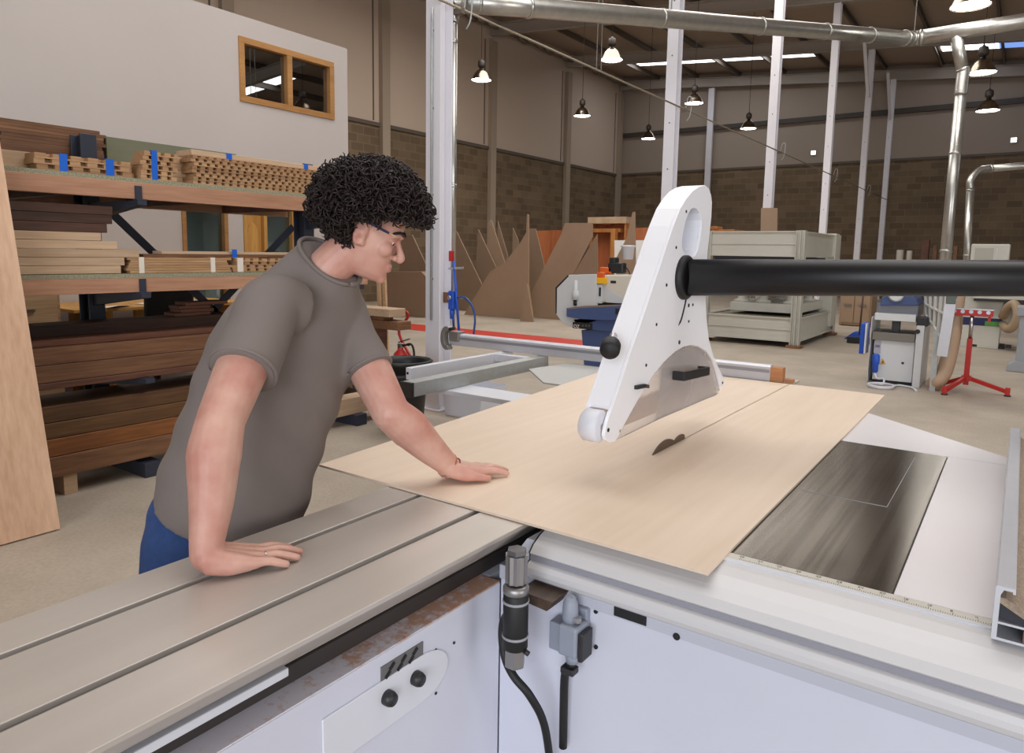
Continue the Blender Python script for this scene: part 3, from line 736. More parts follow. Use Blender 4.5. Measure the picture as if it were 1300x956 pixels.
# silver exhaust elbow seen through the oval opening
hc = sum(hpts, Vector())/len(hpts)
MB().prism([hc+(p-hc)*1.12+Vector((-GT-0.004, 0, 0)) for p in hpts], (0.012, 0, 0)).build('opening_back', mat('blue_grey_pressing', srgb(168, 182, 206), 0.25, 0.5), gd)
# clear polycarbonate cover with its wooden sole strip
clear = [(152, 858), (166, 846), (182, 810), (207, 764), (242, 702), (277, 647), (312, 604), (347, 572), (375, 556), (398, 551), (420, 556), (445, 573), (464, 600), (478, 641), (488, 686), (486, 703), (478, 710), (440, 725), (300, 785)]
cp = [gp(*p) for p in clear]
M_pc = glass('scuffed_polycarbonate', (0.97, 0.96, 0.96, 1), 0.03, 0.2, 0.08)
_nt = M_pc.node_tree; _o = [n for n in _nt.nodes if n.type == 'OUTPUT_MATERIAL'][0]; _src = _o.inputs[0].links[0].from_socket
_df = _nt.nodes.new('ShaderNodeBsdfDiffuse'); _df.inputs[0].default_value = srgb(232, 226, 226)
_ms = _nt.nodes.new('ShaderNodeMixShader'); _tn = _nt.nodes.new('ShaderNodeTexNoise'); _tn.inputs['Scale'].default_value = 7; _tn.inputs['Detail'].default_value = 6
_tc = _nt.nodes.new('ShaderNodeTexCoord'); _nt.links.new(_tc.outputs['Object'], _tn.inputs['Vector'])
_mr = _nt.nodes.new('ShaderNodeMapRange'); _mr.inputs[1].default_value = .3; _mr.inputs[2].default_value = .7; _mr.inputs[3].default_value = .14; _mr.inputs[4].default_value = .28
_nt.links.new(_tn.outputs['Fac'], _mr.inputs[0]); _nt.links.new(_mr.outputs[0], _ms.inputs[0])
_nt.links.new(_src, _ms.inputs[1]); _nt.links.new(_df.outputs[0], _ms.inputs[2]); _nt.links.new(_ms.outputs[0], _o.inputs[0])
MB().prism([p+Vector((-0.004, 0, 0)) for p in cp], (-0.006, 0, 0)).build('clear_cover', glass('scuffed_polycarbonate', (0.95, 0.94, 0.94, 1), 0.03, 0.2, 0.08), gd)
s0, s1, s2, s3 = gp(205, 832), gp(460, 722), gp(460, 655), gp(250, 745)
MB().prism([s0, s1, s2, s3], (-0.012, 0, 0)).build('wooden_sole', W_pine, gd).location.x = -GT*0.75
sc_ = MB()
for c in ((228, 805), (308, 768), (388, 737), (448, 712)):
    q = gp(*c); sc_.cyl((q.x-GT*0.75+0.001, q.y, q.z), (q.x-GT*0.75-0.002, q.y, q.z), 0.006, 12)
sc_.build('sole_screw', mat('brass_screw', srgb(176, 132, 90), 0.4, 0.6), gd)
# wheel at the infeed foot
wp = gp(126, 812)
wh = MB().lathe([(0.012, -0.028), (0.041, -0.028), (0.047, -0.022), (0.047, 0.022), (0.041, 0.028), (0.012, 0.028)], (GX-GT/2, wp.y, wp.z), (1, 0, 0), 40).build('foot_wheel', mat('white_nylon', srgb(214, 216, 224), 0.45), gd)
MB().cyl((GX-GT+.011, wp.y, wp.z), (GX-.011, wp.y, wp.z), 0.009, 16).build('wheel_axle', M_steel, wh)
# screws, slot, latch, handle, knob
sb = MB()
for c, r in (((380, 122), .005), ((348, 237), .005), ((317, 357), .0055), ((285, 483), .005), ((252, 613), .005), ((388, 422), .0065), ((401, 420), .005), ((388, 473), .005), ((358, 540), .007), ((496, 669), .005), ((131, 820), .006)):
    q = gp(*c); sb.cyl(q+Vector((-0.001, 0, 0)), q+Vector((0.0015, 0, 0)), r, 12)
sb.build('cap_screw', M_black, gd)
sb = MB()
for c in ((375, 562), (444, 579), (485, 691), (169, 823)):
    q = gp(*c); sb.lathe([(0.0065, 0), (0.0065, 0.003), (0.004, 0.0045)], q+Vector((-0.004, 0, 0)), (1, 0, 0), 14)
sb.build('cover_bolt', M_steel, gd)
pts = spline([gp(381, 392)+Vector((0.0002, 0, 0)), gp(374, 425)+Vector((0.0002, 0, 0)), gp(364, 465)+Vector((0.0002, 0, 0)), gp(355, 487)+Vector((0.0002, 0, 0))], 5)
MB().tube(pts, [0.0038]*(len(pts)-3)+[0.003, 0.002, 0.0008], 6).build('swing_slot', M_black, gd)
a, b_ = gp(214, 684), gp(252, 680)
MB().bar(a+Vector((.004, 0, 0)), a*0.35+b_*0.65+Vector((.01, 0, .004)), 0.012, 0.012).bar(a*0.4+b_*0.6+Vector((.01, 0, .004)), b_+Vector((.006, 0, 0)), 0.012, 0.011).build('cover_latch', M_dark, gd, bevel=0.002)
h0, h1 = gp(338, 645), gp(418, 628); dx = Vector((0.042, 0, 0)); hh = 0.030
hm = MB().bar(h0+dx*0.92, h1+dx*0.92, 0.011, hh)
hm.bar(h0, h0+dx, 0.014, hh, (0, 0, 1)).bar(h1, h1+dx, 0.014, hh, (0, 0, 1))
hm.build('cover_handle', M_black, gd, bevel=0.003)
# clamping knob on the narrow edge
kq = onx(793, 428, GX-0.045); kd = Vector((0.35, -0.9, -0.35)).normalized()
n0 = onx(775, 441, GX-0.02)
MB().lathe([(0.012, -0.03), (0.012, 0.03)], n0-kd*0.045, kd, 18).build('knob_stem', M_steel, gd)
MB().lathe([(0.012, -0.014), (0.0265, -0.012), (0.029, -0.004), (0.029, 0.026), (0.024, 0.036), (0.0001, 0.040)], n0-kd*0.008, kd, 24).build('clamp_knob', M_black, gd)
# boom tube: runs level to the swing post well to the right
tl = onx(868, 352.3, GX); dep = (tl-Vector((0, 0, CAMZ))).dot(CF)
TR = 0.0625*dep/2.46
t0 = ond(864, 352.2, dep); t1 = ond(1300, 353.2, dep); td = (t1-t0).normalized()
t0 = tl + Vector((0.004, 0, 0)); tend = t0+td*2.75
MB().tube([t0, tend], TR, 48).build('boom_tube', mat('boom_black', srgb(24, 23, 25), 0.38, spec=0.4), gd)
MB().lathe([(TR*1.22, 0.0), (TR*1.22, 0.012), (TR*1.12, 0.018), (TR*1.0, 0.02)], tl+Vector((0.0, 0, 0)), (1, 0, 0), 48).build('boom_flange', M_black, gd)
pp = tend-td*0.03
MB().lathe([(0.2, 0), (0.2, 0.02), (0.09, 0.021), (0.09, tend.z+0.12), (0.07, tend.z+0.14)], (tend.x, tend.y, 0), (0, 0, 1), 36).build('swing_post', M_gw, gd)

# ------------------------------------------------------------------ plywood sheet being cut, in two pieces along the kerf
ZS = 0.9015; TS = 0.0065
def sheet(name, outline, sag, m, label):
    """thin board; outline in plan, sag(x, y) lifts or drops it"""
    nx, ny = 26, 40
    top, bot = [], []
    L0, L1, R0, R1 = outline       # near-left, far-left, near-right, far-right
    for j in range(ny+1):
        v = j/ny
        a = Vector(L0).lerp(Vector(L1), v); b = Vector(R0).lerp(Vector(R1), v)
        for i in range(nx+1):
            q = a.lerp(b, i/nx); z = ZS+sag(q.x, q.y)
            top.append((q.x, q.y, z+TS)); bot.append((q.x, q.y, z))
    n = len(top); f = []
    I = lambda i, j: j*(nx+1)+i
    for j in range(ny):
        for i in range(nx):
            f.append((I(i, j), I(i+1, j), I(i+1, j+1), I(i, j+1))); f.append((n+I(i, j), n+I(i, j+1), n+I(i+1, j+1), n+I(i+1, j)))
    for j in range(ny):
        f.append((I(0, j), I(0, j+1), n+I(0, j+1), n+I(0, j))); f.append((I(nx, j), n+I(nx, j), n+I(nx, j+1), I(nx, j+1)))
    for i in range(nx):
        f.append((I(i, 0), n+I(i, 0), n+I(i+1, 0), I(i+1, 0))); f.append((I(i, ny), I(i+1, ny), n+I(i+1, ny), n+I(i, ny)))
    mb = MB().add(top+bot, f)
    o = mb.build(name, m)
    return solo(o, (( L0[0]+R0[0])/2, (L0[1]+L1[1])/2, ZS), label, 'board')
KX = -0.945
YN = 1.395; YFAR = 3.83
M_sheet = wood('plywood_sheet', srgb(228, 209, 189), srgb(219, 198, 176), 1.6, fine=1.2, rough=0.5)
kerf_y = onx(835, 577, KX).y
# one sheet: the kerf has been sawn from the far edge up to the blade
def sag(x, y):
    s = 0.0
    if x < -1.45: s -= 0.0
    return s
mbs = MB()
o1 = sheet('plywood_sheet', ((-1.708, YN, 0), (-1.915, YFAR, 0), (-0.482, YN, 0), (-0.500, YFAR, 0)), sag, M_sheet, 'large pale plywood sheet lying across the saw under the white guard')
# cut the kerf out of it with a narrow slot
bm = bmesh.new(); bm.from_mesh(o1.data)
for xk in (KX-0.0017-o1.location.x, KX+0.0017-o1.location.x):
    bmesh.ops.bisect_plane(bm, geom=bm.verts[:]+bm.edges[:]+bm.faces[:], plane_co=(xk, 0, 0), plane_no=(1, 0, 0))
bmesh.ops.bisect_plane(bm, geom=bm.verts[:]+bm.edges[:]+bm.faces[:], plane_co=(0, kerf_y-o1.location.y, 0), plane_no=(0, 1, 0))
kill = [f for f in bm.faces if abs(f.calc_center_median().x-(KX-o1.location.x)) < 0.0016 and f.calc_center_median().y > kerf_y-o1.location.y]
bmesh.ops.delete(bm, geom=kill, context='FACES')
bm.to_mesh(o1.data); bm.free()

# ------------------------------------------------------------------ crosscut outrigger with its fence, behind the sheet
oc = thing('crosscut_outrigger', (-2.3, 3.2, 0), 'white and galvanised outrigger frame with an aluminium fence beyond the plywood sheet', 'outrigger')
FY = 3.86
fl, frr = ony(570, 428, FY), ony(979, 464, FY)
zt_f = 0.972
fz0 = 0.905
MB().prism([(-3.29, FY, fz0), (-3.29, FY, fz0+.075), (-3.29, FY+.012, fz0+.085), (-3.29, FY+.05, fz0+.085), (-3.29, FY+.05, fz0)], (2.235, 0, 0)).build('crosscut_fence', M_alu, oc, bevel=0.002)
MB().box(-3.28, -1.06, FY-0.0025, FY-0.0005, fz0+.045, fz0+.062).build('fence_slot', mat('slot_shadow_grey', srgb(150, 152, 160), 0.5, 0.4), oc)
wb_ = MB().box(-1.054, -0.99, FY-0.005, FY+.05, fz0, fz0+.078).box(-0.99, -0.94, FY+0.02, FY+.05, fz0, fz0+0.02).build('wooden_end_block', wood('orange_block', srgb(196, 138, 92), srgb(166, 108, 66), 8, along='x'), oc, bevel=0.002)
# flip stop at the fence end
fs = MB()
q = onx(563, 427, -3.3)
sx, sz_ = -3.27, 0.96
pts = [(sx+0.055*math.cos(t)*1.0, FY-0.06, sz_+0.085*math.sin(t)) for t in [PI*0.35+PI*1.3*i/14 for i in range(15)]]
pts += [(sx+0.02*math.cos(t), FY-0.06, sz_+0.05*math.sin(t)) for t in [PI*1.6-PI*1.2*i/10 for i in range(11)]]
fs.prism(pts, (0, 0.05, 0)).build('flip_stop', mat('stop_cast_grey', srgb(146, 142, 138), 0.45, 0.6), oc, bevel=0.004)
MB().box(sx-0.01, sx+0.075, FY-0.02, FY+0.06, fz0+0.03, fz0+0.10).build('stop_carrier', MATS['stop_cast_grey'], oc, bevel=0.004)
MB().cyl((sx+0.02, FY-0.04, sz_+0.06), (sx+0.06, FY-0.04, sz_+0.075), 0.012, 12).build('stop_knob', M_dark, oc)
# long white bar, galvanised beam in front, white cross bar, all running with the saw
MB().box(-2.84, -2.80, 2.95, FY+0.10, 0.83, 0.900).build('side_bar', M_white, oc, bevel=0.003)
MB().cyl((-2.825, 2.9495, 0.868), (-2.825, 2.947, 0.868), 0.008, 12).build('bar_hole', M_black, oc)
MB().box(-2.80, -2.55, 3.74, 3.80, 0.85, 0.899).build('frame_corner', M_white, oc, bevel=0.003)
g = MB().box(-2.545, -2.465, 2.62, FY+0.02, 0.894, 0.900).box(-2.47, -2.465, 2.62, FY+0.02, 0.828, 0.894).box(-2.545, -2.54, 2.62, FY+0.02, 0.828, 0.894)
g.build('galvanised_beam', M_galv, oc)
MB().box(-2.547, -2.463, 2.600, 2.619, 0.826, 0.902).build('beam_end_cap', M_dark, oc, bevel=0.002)
MB().box(-2.62, -1.42, 2.87, 3.07, 0.80, 0.826).build('cross_bar', M_white, oc, bevel=0.003)
MB().prism([(-2.36, 3.50, 0.868), (-2.05, 3.18, 0.868), (-1.42, 3.18, 0.868), (-1.42, FY-0.01, 0.868), (-2.30, FY-0.01, 0.868)], (0, 0, 0.008)).build('support_plate', mat('grey_plate', srgb(178, 178, 176), 0.5), oc)
MB().box(-2.02, -1.94, 3.3, 3.4, 0.40, 0.799).box(-2.02, -1.42, 3.32, 3.38, 0.36, 0.40).build('outrigger_strut', M_white, oc)
# ------------------------------------------------------------------ cantilever timber rack on the left
RX = -4.8                                       # front of the shelves
RB = -5.95
rk = thing('timber_rack', (-5.4, 2.4, 0), 'blue-black steel cantilever timber rack with chipboard shelves behind the man', 'rack')
M_chip = mat('chipboard_edge', srgb(150, 148, 124), 0.85, noise_amt=0.4, noise_scale=90)
RY0, RY1 = -0.6, 4.48
for y in (-0.35, 2.46, 4.36):
    p = MB()
    p.box(-5.58, -5.565, y-0.055, y+0.055, 0.1, 2.34).box(-5.435, -5.42, y-0.055, y+0.055, 0.1, 2.34).box(-5.565, -5.435, y-0.012, y+0.012, 0.1, 2.34)
    p.build('rack_post', M_rack, rk, bevel=0.003)
    MB().box(-5.9, RX+0.06, y-0.06, y+0.06, 0.0, 0.1).build('base_arm', M_rack, rk, bevel=0.003)
    for z in (0.68, 1.255, 1.862):
        MB().prism([(-5.42, y-0.03, z), (-5.42, y-0.03, z-0.115), (RX+0.07, y-0.03, z-0.03), (RX+0.07, y-0.03, z)], (0, 0.06, 0)).build('rack_arm', M_rack, rk)
        if z > 1: MB().box(RX+0.022, RX+0.03, y-0.022, y+0.022, z+0.001, z+0.095).box(RX+0.022, RX+0.07, y-0.035, y+0.035, z+0.001, z+0.009).build('arm_stop', M_rack, rk)
def rp_(u, v, x=-5.5): return onx(u, v, x)
for a, b in (((133, 262), (290, 412)), ((100, 262), (20, 312)), ((372, 288), (270, 395))):
    MB().bar(rp_(*a), rp_(*b), 0.012, 0.06).build('cross_brace', M_rack, rk)
for z0, zb in ((1.98, 1.872), (1.355, 1.262)):
    MB().box(RB, RX, RY0, RY1, z0, z0+0.028).build('shelf_deck', M_chip, rk)
    MB().box(RX-0.035, RX+0.02, RY0, RY1, zb, z0-0.001).build('shelf_beam', W_beam, rk, bevel=0.002)
    MB().box(RB+0.02, RB+0.06, RY0, RY1, zb, z0-0.001).build('rear_beam', W_beam, rk)
    for y in (0.3, 1.2, 2.05, 2.95, 3.8):
        MB().box(RB+0.062, RX-0.037, y-0.02, y+0.02, zb, z0-0.001).build('shelf_joist', W_red, rk)

ORD = ['first', 'second', 'third', 'fourth', 'fifth', 'sixth', 'seventh', 'eighth', 'ninth', 'tenth', 'eleventh', 'twelfth']
def board(name, u0, u1, v0, v1, x, depth, m, label, group=None, yext=None, uref=None, z=None, bevel=0.002):
    """timber lying along the rack, its front face at x; extents read on that plane"""
    y0, y1 = onx(u0, v1, x).y, onx(u1, v1, x).y
    if yext is not None: y0 = yext
    ur = uref if uref is not None else (u0+u1)/2
    za, zb = (onx(ur, v1, x).z, onx(ur, v0, x).z) if z is None else z
    o = MB().box(x-depth, x, y0, y1, za, zb).build(name, m, None, bevel=bevel, seg=1)
    return solo(o, (x-depth/2, (y0+y1)/2, za), label, 'board', group)
# middle shelf: five pale planks with three dark ones on top
zs = 1.385
h = (onx(80, 294, RX-0.02).z - zs)/5
for i, (ue) in enumerate((154, 159, 178, 151, 131)):
    board('wooden_plank', 0, ue, 0, 348, RX-0.02, 0.26, W_pale, 'long pale plank on the middle shelf, %s from the bottom of the pale pile' % ORD[i], 'pale planks on the middle shelf', yext=-0.4, z=(zs+h*i+0.001, zs+h*(i+1)-0.001))
z0 = zs+h*5; hd = (onx(80, 258, RX-0.02).z-z0)/3
for i, ue in enumerate((136, 143, 144)):
    board('wooden_plank', 0, ue, 0, 290, RX-0.03, 0.24, W_dark, 'dark walnut plank above the pale pile, %s' % ('lowest of the three', 'middle of the three', 'topmost of the three')[i], 'dark planks on the middle shelf', yext=-0.3, z=(z0+hd*i+0.001, z0+hd*(i+1)-0.001))
# chalk scribble on the dark planks
# thin slats banded with white tape, right of the pale planks
W_slat = wood('slat_wood', srgb(190, 152, 112), srgb(150, 112, 78), 5)
def bundle(name, u0, u1, v0, v1, x, depth, rows, m, label_f, group, uref=None, yend=None, zb=None, notch=None, gap=0.0015, ndark=None):
    ur = uref or (u0+u1)/2
    y0, y1 = onx(u0, v1, x).y, onx(u1, v1, x).y
    if yend: y1 = yend
    za = zb if zb is not None else onx(ur, v1, x).z
    zt = onx(ur, v0, x).z
    hh = (zt-za)/rows; out = []
    for i in range(rows):
        jit = random.uniform(-0.02, 0.02)
        za_i, zb_i = za+hh*i+gap/2, za+hh*(i+1)-gap/2
        mb = MB(); ya = y0+jit; yb_ = y1+random.uniform(-0.03, 0.03)
        if notch:
            # louvre stile: a row of slanted mortises along the front edge
            pit, wd = notch; y = ya; fz = (zb_i-za_i)
            mb.box(x-depth, x-0.045, ya, yb_, za_i, zb_i)
            k = 0
            while y < yb_:
                ye = min(y+pit-wd, yb_); mb.box(x-0.045, x, y, ye, za_i, zb_i)
                if y+pit < yb_: mb.box(x-0.045, x, ye, y+pit, za_i, za_i+fz*0.30)
                y += pit
        else: mb.box(x-depth, x, ya, yb_, za_i, zb_i)
        o = mb.build(name, m)
        out.append(solo(o, (x-depth/2, (ya+yb_)/2, za_i), label_f(i, rows), 'batten', group))
    return out, y0, y1, za, zt
def pos(i, n): return 'lowest' if i == 0 else ('topmost' if i == n-1 else ORD[i]+' from the bottom')
def tape(u, x, z0, z1, w, m, label, name='adhesive_tape'):
    y = onx(u, 300, x).y
    o = MB().box(x+0.0005, x+0.003, y-w/2, y+w/2, z0, z1).box(x-0.10, x+0.003, y-w/2, y+w/2, z1, z1+0.002).build(name, m)
    return solo(o, (x, y, z0), label, 'tape')
M_btape = mat('blue_tape', srgb(20, 96, 200), 0.5); M_wtape = mat('white_tape', srgb(225, 216, 205), 0.6)
b, y0, y1, za, zt = bundle('wooden_batten', 163, 292, 327, 347, RX-0.03, 0.12, 6, W_slat, lambda i, n: 'thin slat, white-taped bundle on the middle shelf, ' + pos(i, n), 'white taped slats on the middle shelf', zb=zs)
tape(178, RX-0.03, za, zt, 0.035, M_wtape, 'white tape band at the left end of the slat bundle on the middle shelf')
tape(269, RX-0.03, za, zt, 0.035, M_wtape, 'white tape band at the right end of the plain slat bundle on the middle shelf')
b, y0, y1, za2, zt2 = bundle('notched_batten', 298, 400, 328, 346, RX-0.03, 0.12, 4, W_slat, lambda i, n: 'notched slat on the middle shelf beside the man, ' + pos(i, n), 'notched slats on the middle shelf', zb=zs, notch=(0.075, 0.028), yend=4.2)
tape(304, RX-0.03, za2, zt2, 0.05, M_wtape, 'white tape band on the notched slats beside the man')
ztop = max(zt, zt2)+0.001
for i, (u0, u1, x, m) in enumerate(((182, 400, RX-0.06, W_brown), (206, 400, RX-0.09, W_pale))):
    board('wooden_plank', u0, u1, 0, 322, x, 0.13, m, ('brown plank', 'pale plank')[i]+' resting on the slat bundles of the middle shelf, '+('under the other', 'on top')[i], 'planks over the slat bundles', z=(ztop+0.022*i+0.0005, ztop+0.022*(i+1)-0.0005))
tape(297, RX-0.055, ztop+0.001, ztop+0.06, 0.04, M_btape, 'blue tape tab on the planks of the middle shelf')
# low tier: long red-brown boards
YR = 4.25
rows = [(494, 488), (488, 466), (466, 444)]
for i, (vb, vt) in enumerate(rows):
    board('long_board', 36, 400, vt, vb, RX-0.0+0.0-0.02*i, 0.5, (W_red, W_brown, W_brown)[i], 'long red-brown board on the low tier of the rack, ' + ('thin one at the bottom', 'in the middle', 'on top')[i], 'red-brown boards on the low tier', yext=0.3 - 0.1*i, uref=40, z=((0.682, 0.72), (0.722, 0.826), (0.828, 0.932))[i])
board('long_board', 55, 300, 404, 432, -5.12, 0.22, W_dark, 'very dark board lying behind the red-brown boards of the low tier', None, yext=0.5, z=(0.934, 1.045))
board('long_board', 55, 300, 404, 432, -4.9, 0.16, W_red, 'dark red board lying on the front of the low tier boards', None, yext=1.2, z=(0.934, 0.975))
# short stack of dark red blocks
ys0, ys1 = onx(217, 400, -5.2).y, onx(262, 400, -5.2).y
for i in range(4):
    j = 0.03*(i % 2)
    o = MB().box(-5.3, -5.14, ys0+j+0.02*i, ys1+j+(0.12 if i == 3 else 0), 1.047+0.026*i, 1.047+0.026*i+0.024).build('wooden_block', W_red, None, bevel=0.002, seg=1)
    solo(o, (-5.22, (ys0+ys1)/2, 1.047+0.026*i), 'short dark red block in the small stack under the middle shelf, '+pos(i, 4), 'block', 'small stack of red blocks')
# bottom tier: four heavy boards on a bearer
zz_ = [0.13, 0.262, 0.372, 0.472, 0.575]
for i in range(4):
    board('long_board', 50, 420, 0, 600, RX+0.02-0.012*i, 0.42, (W_brown, wood('orange_brown_timber', srgb(164, 104, 54), srgb(118, 72, 36), 4), wood('olive_brown_timber', srgb(126, 90, 54), srgb(88, 60, 34), 4), wood('olive_brown_timber2', srgb(118, 82, 50), srgb(80, 54, 32), 4))[i], 'heavy long board at the bottom of the rack, ' + pos(i, 4), 'heavy boards at the bottom of the rack', yext=0.6, z=(zz_[i]+0.0015, zz_[i+1]-0.002))
for y in (0.9, 1.95):
    o = MB().box(-5.25, RX-0.0, y-0.03, y+0.05, 0.0, 0.130).build('bearer_block', W_pale, None, bevel=0.002)
    solo(o, (-5, y, 0), 'short pale bearer block under the bottom boards, '+('nearer the camera' if y < 1 else 'beside the leaning plywood sheet'), 'block', 'bearer blocks')
o = MB().box(-4.98, -4.80, 4.12, 4.92, 0.101, 0.25).build('wooden_plank', W_pale, None, bevel=0.002)
solo(o, (-4.9, 4.5, .101), 'pale plank low on the foot of the rack, behind the forearm reaching to the plywood', 'board')
# --- top shelf
zt0 = 2.0085
zq = onx(60, 187, -5.62).z
bundle('wooden_batten', 0, 130, 158, 188, -5.62, 0.2, 7, W_brown, lambda i, n: 'thin brown slat in the left rear pile on the top shelf, '+pos(i, n), 'brown slats on the top shelf', zb=zq)
board('wooden_plank', 0, 132, 0, 192, -5.61, 0.24, W_brown, 'thick brown plank carrying the left rear slats on the top shelf', None, yext=0.2, z=(zt0, zq-.001))
bb, y0, y1, za, zt = bundle('notched_batten', 48, 172, 200, 216, RX-0.02, 0.13, 3, W_slat, lambda i, n: 'notched slat, low bundle at the left of the top shelf, '+pos(i, n), 'low notched bundle on the top shelf', zb=zt0, notch=(0.10, 0.04))
tape(86, RX-0.02, za, zt+0.004, 0.045, M_btape, 'blue tape on the low notched bundle, left of the two pieces')
tape(144, RX-0.02, za, zt+0.004, 0.05, M_btape, 'blue tape on the low notched bundle, right of the two pieces')
board('wooden_plank', 0, 128, 0, 205, RX-0.17, 0.16, W_pale, 'long pale plank behind the low notched bundle on the top shelf', None, yext=0.6, z=(zt0, zt0+0.11))
board('wooden_plank', 131, 180, 0, 205, RX-0.17, 0.16, W_pale, 'short pale plank between the two notched bundles on the top shelf', None, z=(zt0, zt0+0.085))
o = board('sheet_stack', 136, 300, 0, 200, -5.62, 0.28, mat('grey_green_board', srgb(118, 118, 96), 0.7, noise_amt=0.1, noise_scale=4, stretch=(1, .1, 3)), 'stack of grey-green sheets at the back of the top shelf', None, z=(zt0, onx(200, 182, -5.62).z))
bb, y0, y1, za, zt = bundle('notched_batten', 182, 222, 193, 223, RX-0.02, 0.13, 6, W_slat, lambda i, n: 'notched slat, short tall-taped bundle on the top shelf, '+pos(i, n), 'blue-taped notched bundle on the top shelf', zb=zt0, notch=(0.07, 0.03))
tape(200, RX-0.02, za, zt+0.004, 0.04, M_btape, 'tall blue tape strip on the short notched bundle of the top shelf')
for i in range(4):
    board('wooden_plank', 205, 262, 0, 225, RX-0.16, 0.14, W_pale, 'pale plank between the notched bundles on the top shelf, '+pos(i, 4), 'pale planks between the notched bundles', z=(zt0+0.048*i+0.0005, zt0+0.048*(i+1)-0.0005))
bb, y0, y1, za, zt = bundle('notched_batten', 247, 420, 207, 240, RX-0.02, 0.14, 8, W_slat, lambda i, n: 'notched slat, big bundle on the top shelf, '+pos(i, n), 'big notched bundle on the top shelf', uref=330, zb=zt0, notch=(0.062, 0.026), yend=4.2)
board('wooden_plank', 244, 420, 0, 220, RX-0.06, 0.2, W_pale, 'long pale plank lying on the big notched bundle of the top shelf', None, z=(zt+0.001, zt+0.04))
tape(294, RX-0.057, zt-0.005, zt+0.042, 0.045, M_btape, 'blue tape tab hanging from the plank over the big notched bundle')
tape(390, RX-0.057, zt-0.005, zt+0.042, 0.04, M_btape, 'blue tape tab beside the hair of the man on the top shelf')
# plywood sheet leaning on the rack
lx0, lx1, zl = -4.235, -4.755, 2.42
nrm = Vector((zl, 0, lx0-lx1)).normalized()
yR = 1.655
pts = [Vector((lx0, yR, 0.004)), Vector((lx1, yR, zl)), Vector((lx1, yR-1.22, zl)), Vector((lx0, yR-1.22, 0.004))]
o = MB().prism(pts, nrm*0.018).build('plywood_sheet', W_okoume)
solo(o, (lx0, yR-0.6, 0), 'tall pinkish plywood sheet leaning on the rack at the left edge', 'board')

# ------------------------------------------------------------------ desk corner seen through the rack
dk_ = thing('office_desk', (-7.5, 3.6, 0), 'honey wood desk with papers seen through the rack', 'desk')
MB().box(-7.95, -6.95, 2.95, 4.75, 0.955, 0.985).build('desk_top', W_door, dk_, bevel=0.003)
MB().box(-7.9, -7.02, 3.3, 3.32, 0, 0.954).build('desk_side', W_door, dk_); MB().box(-7.9, -7.02, 4.68, 4.7, 0, 0.954).build('desk_side', W_door, dk_)
MB().box(-7.1, -7.04, 3.55, 3.98, 0.80, 0.95).build('desk_drawer', W_door, dk_, bevel=0.004)
MB().ball((-7.03, 3.76, 0.88), 0.018).build('drawer_knob', M_steel, dk_)
for i, (x, y, w, d, r) in enumerate(((-7.2, 3.9, .3, .42, .2), (-7.25, 4.35, .3, .42, -.3), (-7.05, 3.35, .21, .30, .5))):
    o = MB()
    vs = []; n = 6
    for a in range(n+1):
        for b in range(n+1):
            px_, py_ = (a/n-.5)*w, (b/n-.5)*d
            vs.append((x+px_*math.cos(r)-py_*math.sin(r), y+px_*math.sin(r)+py_*math.cos(r), 0.9885+0.06*max(0, (a/n-.6))**1.5+0.004*math.sin(b)))
    o.add(vs, [(a*(n+1)+b, a*(n+1)+b+1, (a+1)*(n+1)+b+1, (a+1)*(n+1)+b) for a in range(n) for b in range(n)], True)
    o = o.build('paper_sheet', M_paper)
    md = o.modifiers.new('t', 'SOLIDIFY'); md.thickness = 0.002; md.offset = 1.0
    solo(o, (x, y, 0.9885), 'curled white plan sheet on the office desk, '+('left of the chair', 'right of the chair', 'at the left corner')[i], 'paper', 'plans on the desk')
ch = thing('office_chair', (-6.60, 3.50, 0), 'black office chair at the desk behind the rack', 'chair')
cy_ = 3.50; cxx = -6.60
MB().box(cxx-0.25, cxx+0.22, cy_-0.24, cy_+0.24, 0.44, 0.52).build('seat', M_black, ch, bevel=0.03)
MB().prism([(cxx+0.19, cy_-0.22, 0.60), (cxx+0.25, cy_-0.235, 1.22), (cxx+0.25, cy_+0.235, 1.22), (cxx+0.19, cy_+0.22, 0.60)], (0.06, 0, 0)).build('backrest', M_black, ch, bevel=0.03)
MB().bar((cxx+0.2, cy_, 0.46), (cxx+0.25, cy_, 0.75), 0.06, 0.02, (1, 0, 0)).build('back_bracket', M_dark, ch)
MB().lathe([(0.03, 0.1), (0.03, 0.44)], (cxx, cy_, 0)).build('gas_column', M_dark, ch)
for k in range(5):
    a = 2*PI*k/5
    lg = MB().bar((cxx, cy_, 0.11), (cxx+0.3*math.cos(a), cy_+0.3*math.sin(a), 0.08), 0.045, 0.03).build('leg', M_dark, ch)
    MB().cyl((cxx+0.3*math.cos(a)-.02*math.sin(a), cy_+0.3*math.sin(a)+.02*math.cos(a), 0.03), (cxx+0.3*math.cos(a)+.02*math.sin(a), cy_+0.3*math.sin(a)-.02*math.cos(a), 0.03), 0.03, 14).build('castor', M_black, lg)
for s in (-1, 1):
    MB().tube(spline([(cxx+0.15, cy_+s*0.26, 0.47), (cxx+0.17, cy_+s*0.30, 0.70), (cxx-0.02, cy_+s*0.30, 0.73), (cxx-0.12, cy_+s*0.30, 0.72)], 5), 0.018, 8).build('armrest', M_dark, ch)
cb = thing('filing_cabinet', (-7.5, 2.6, 0), 'pale wooden cabinet beside the desk, behind the leaning plywood', 'cabinet')
MB().box(-7.9, -7.1, 2.3, 2.9, 0, 1.2).build('carcass', W_pine, cb, bevel=0.003)
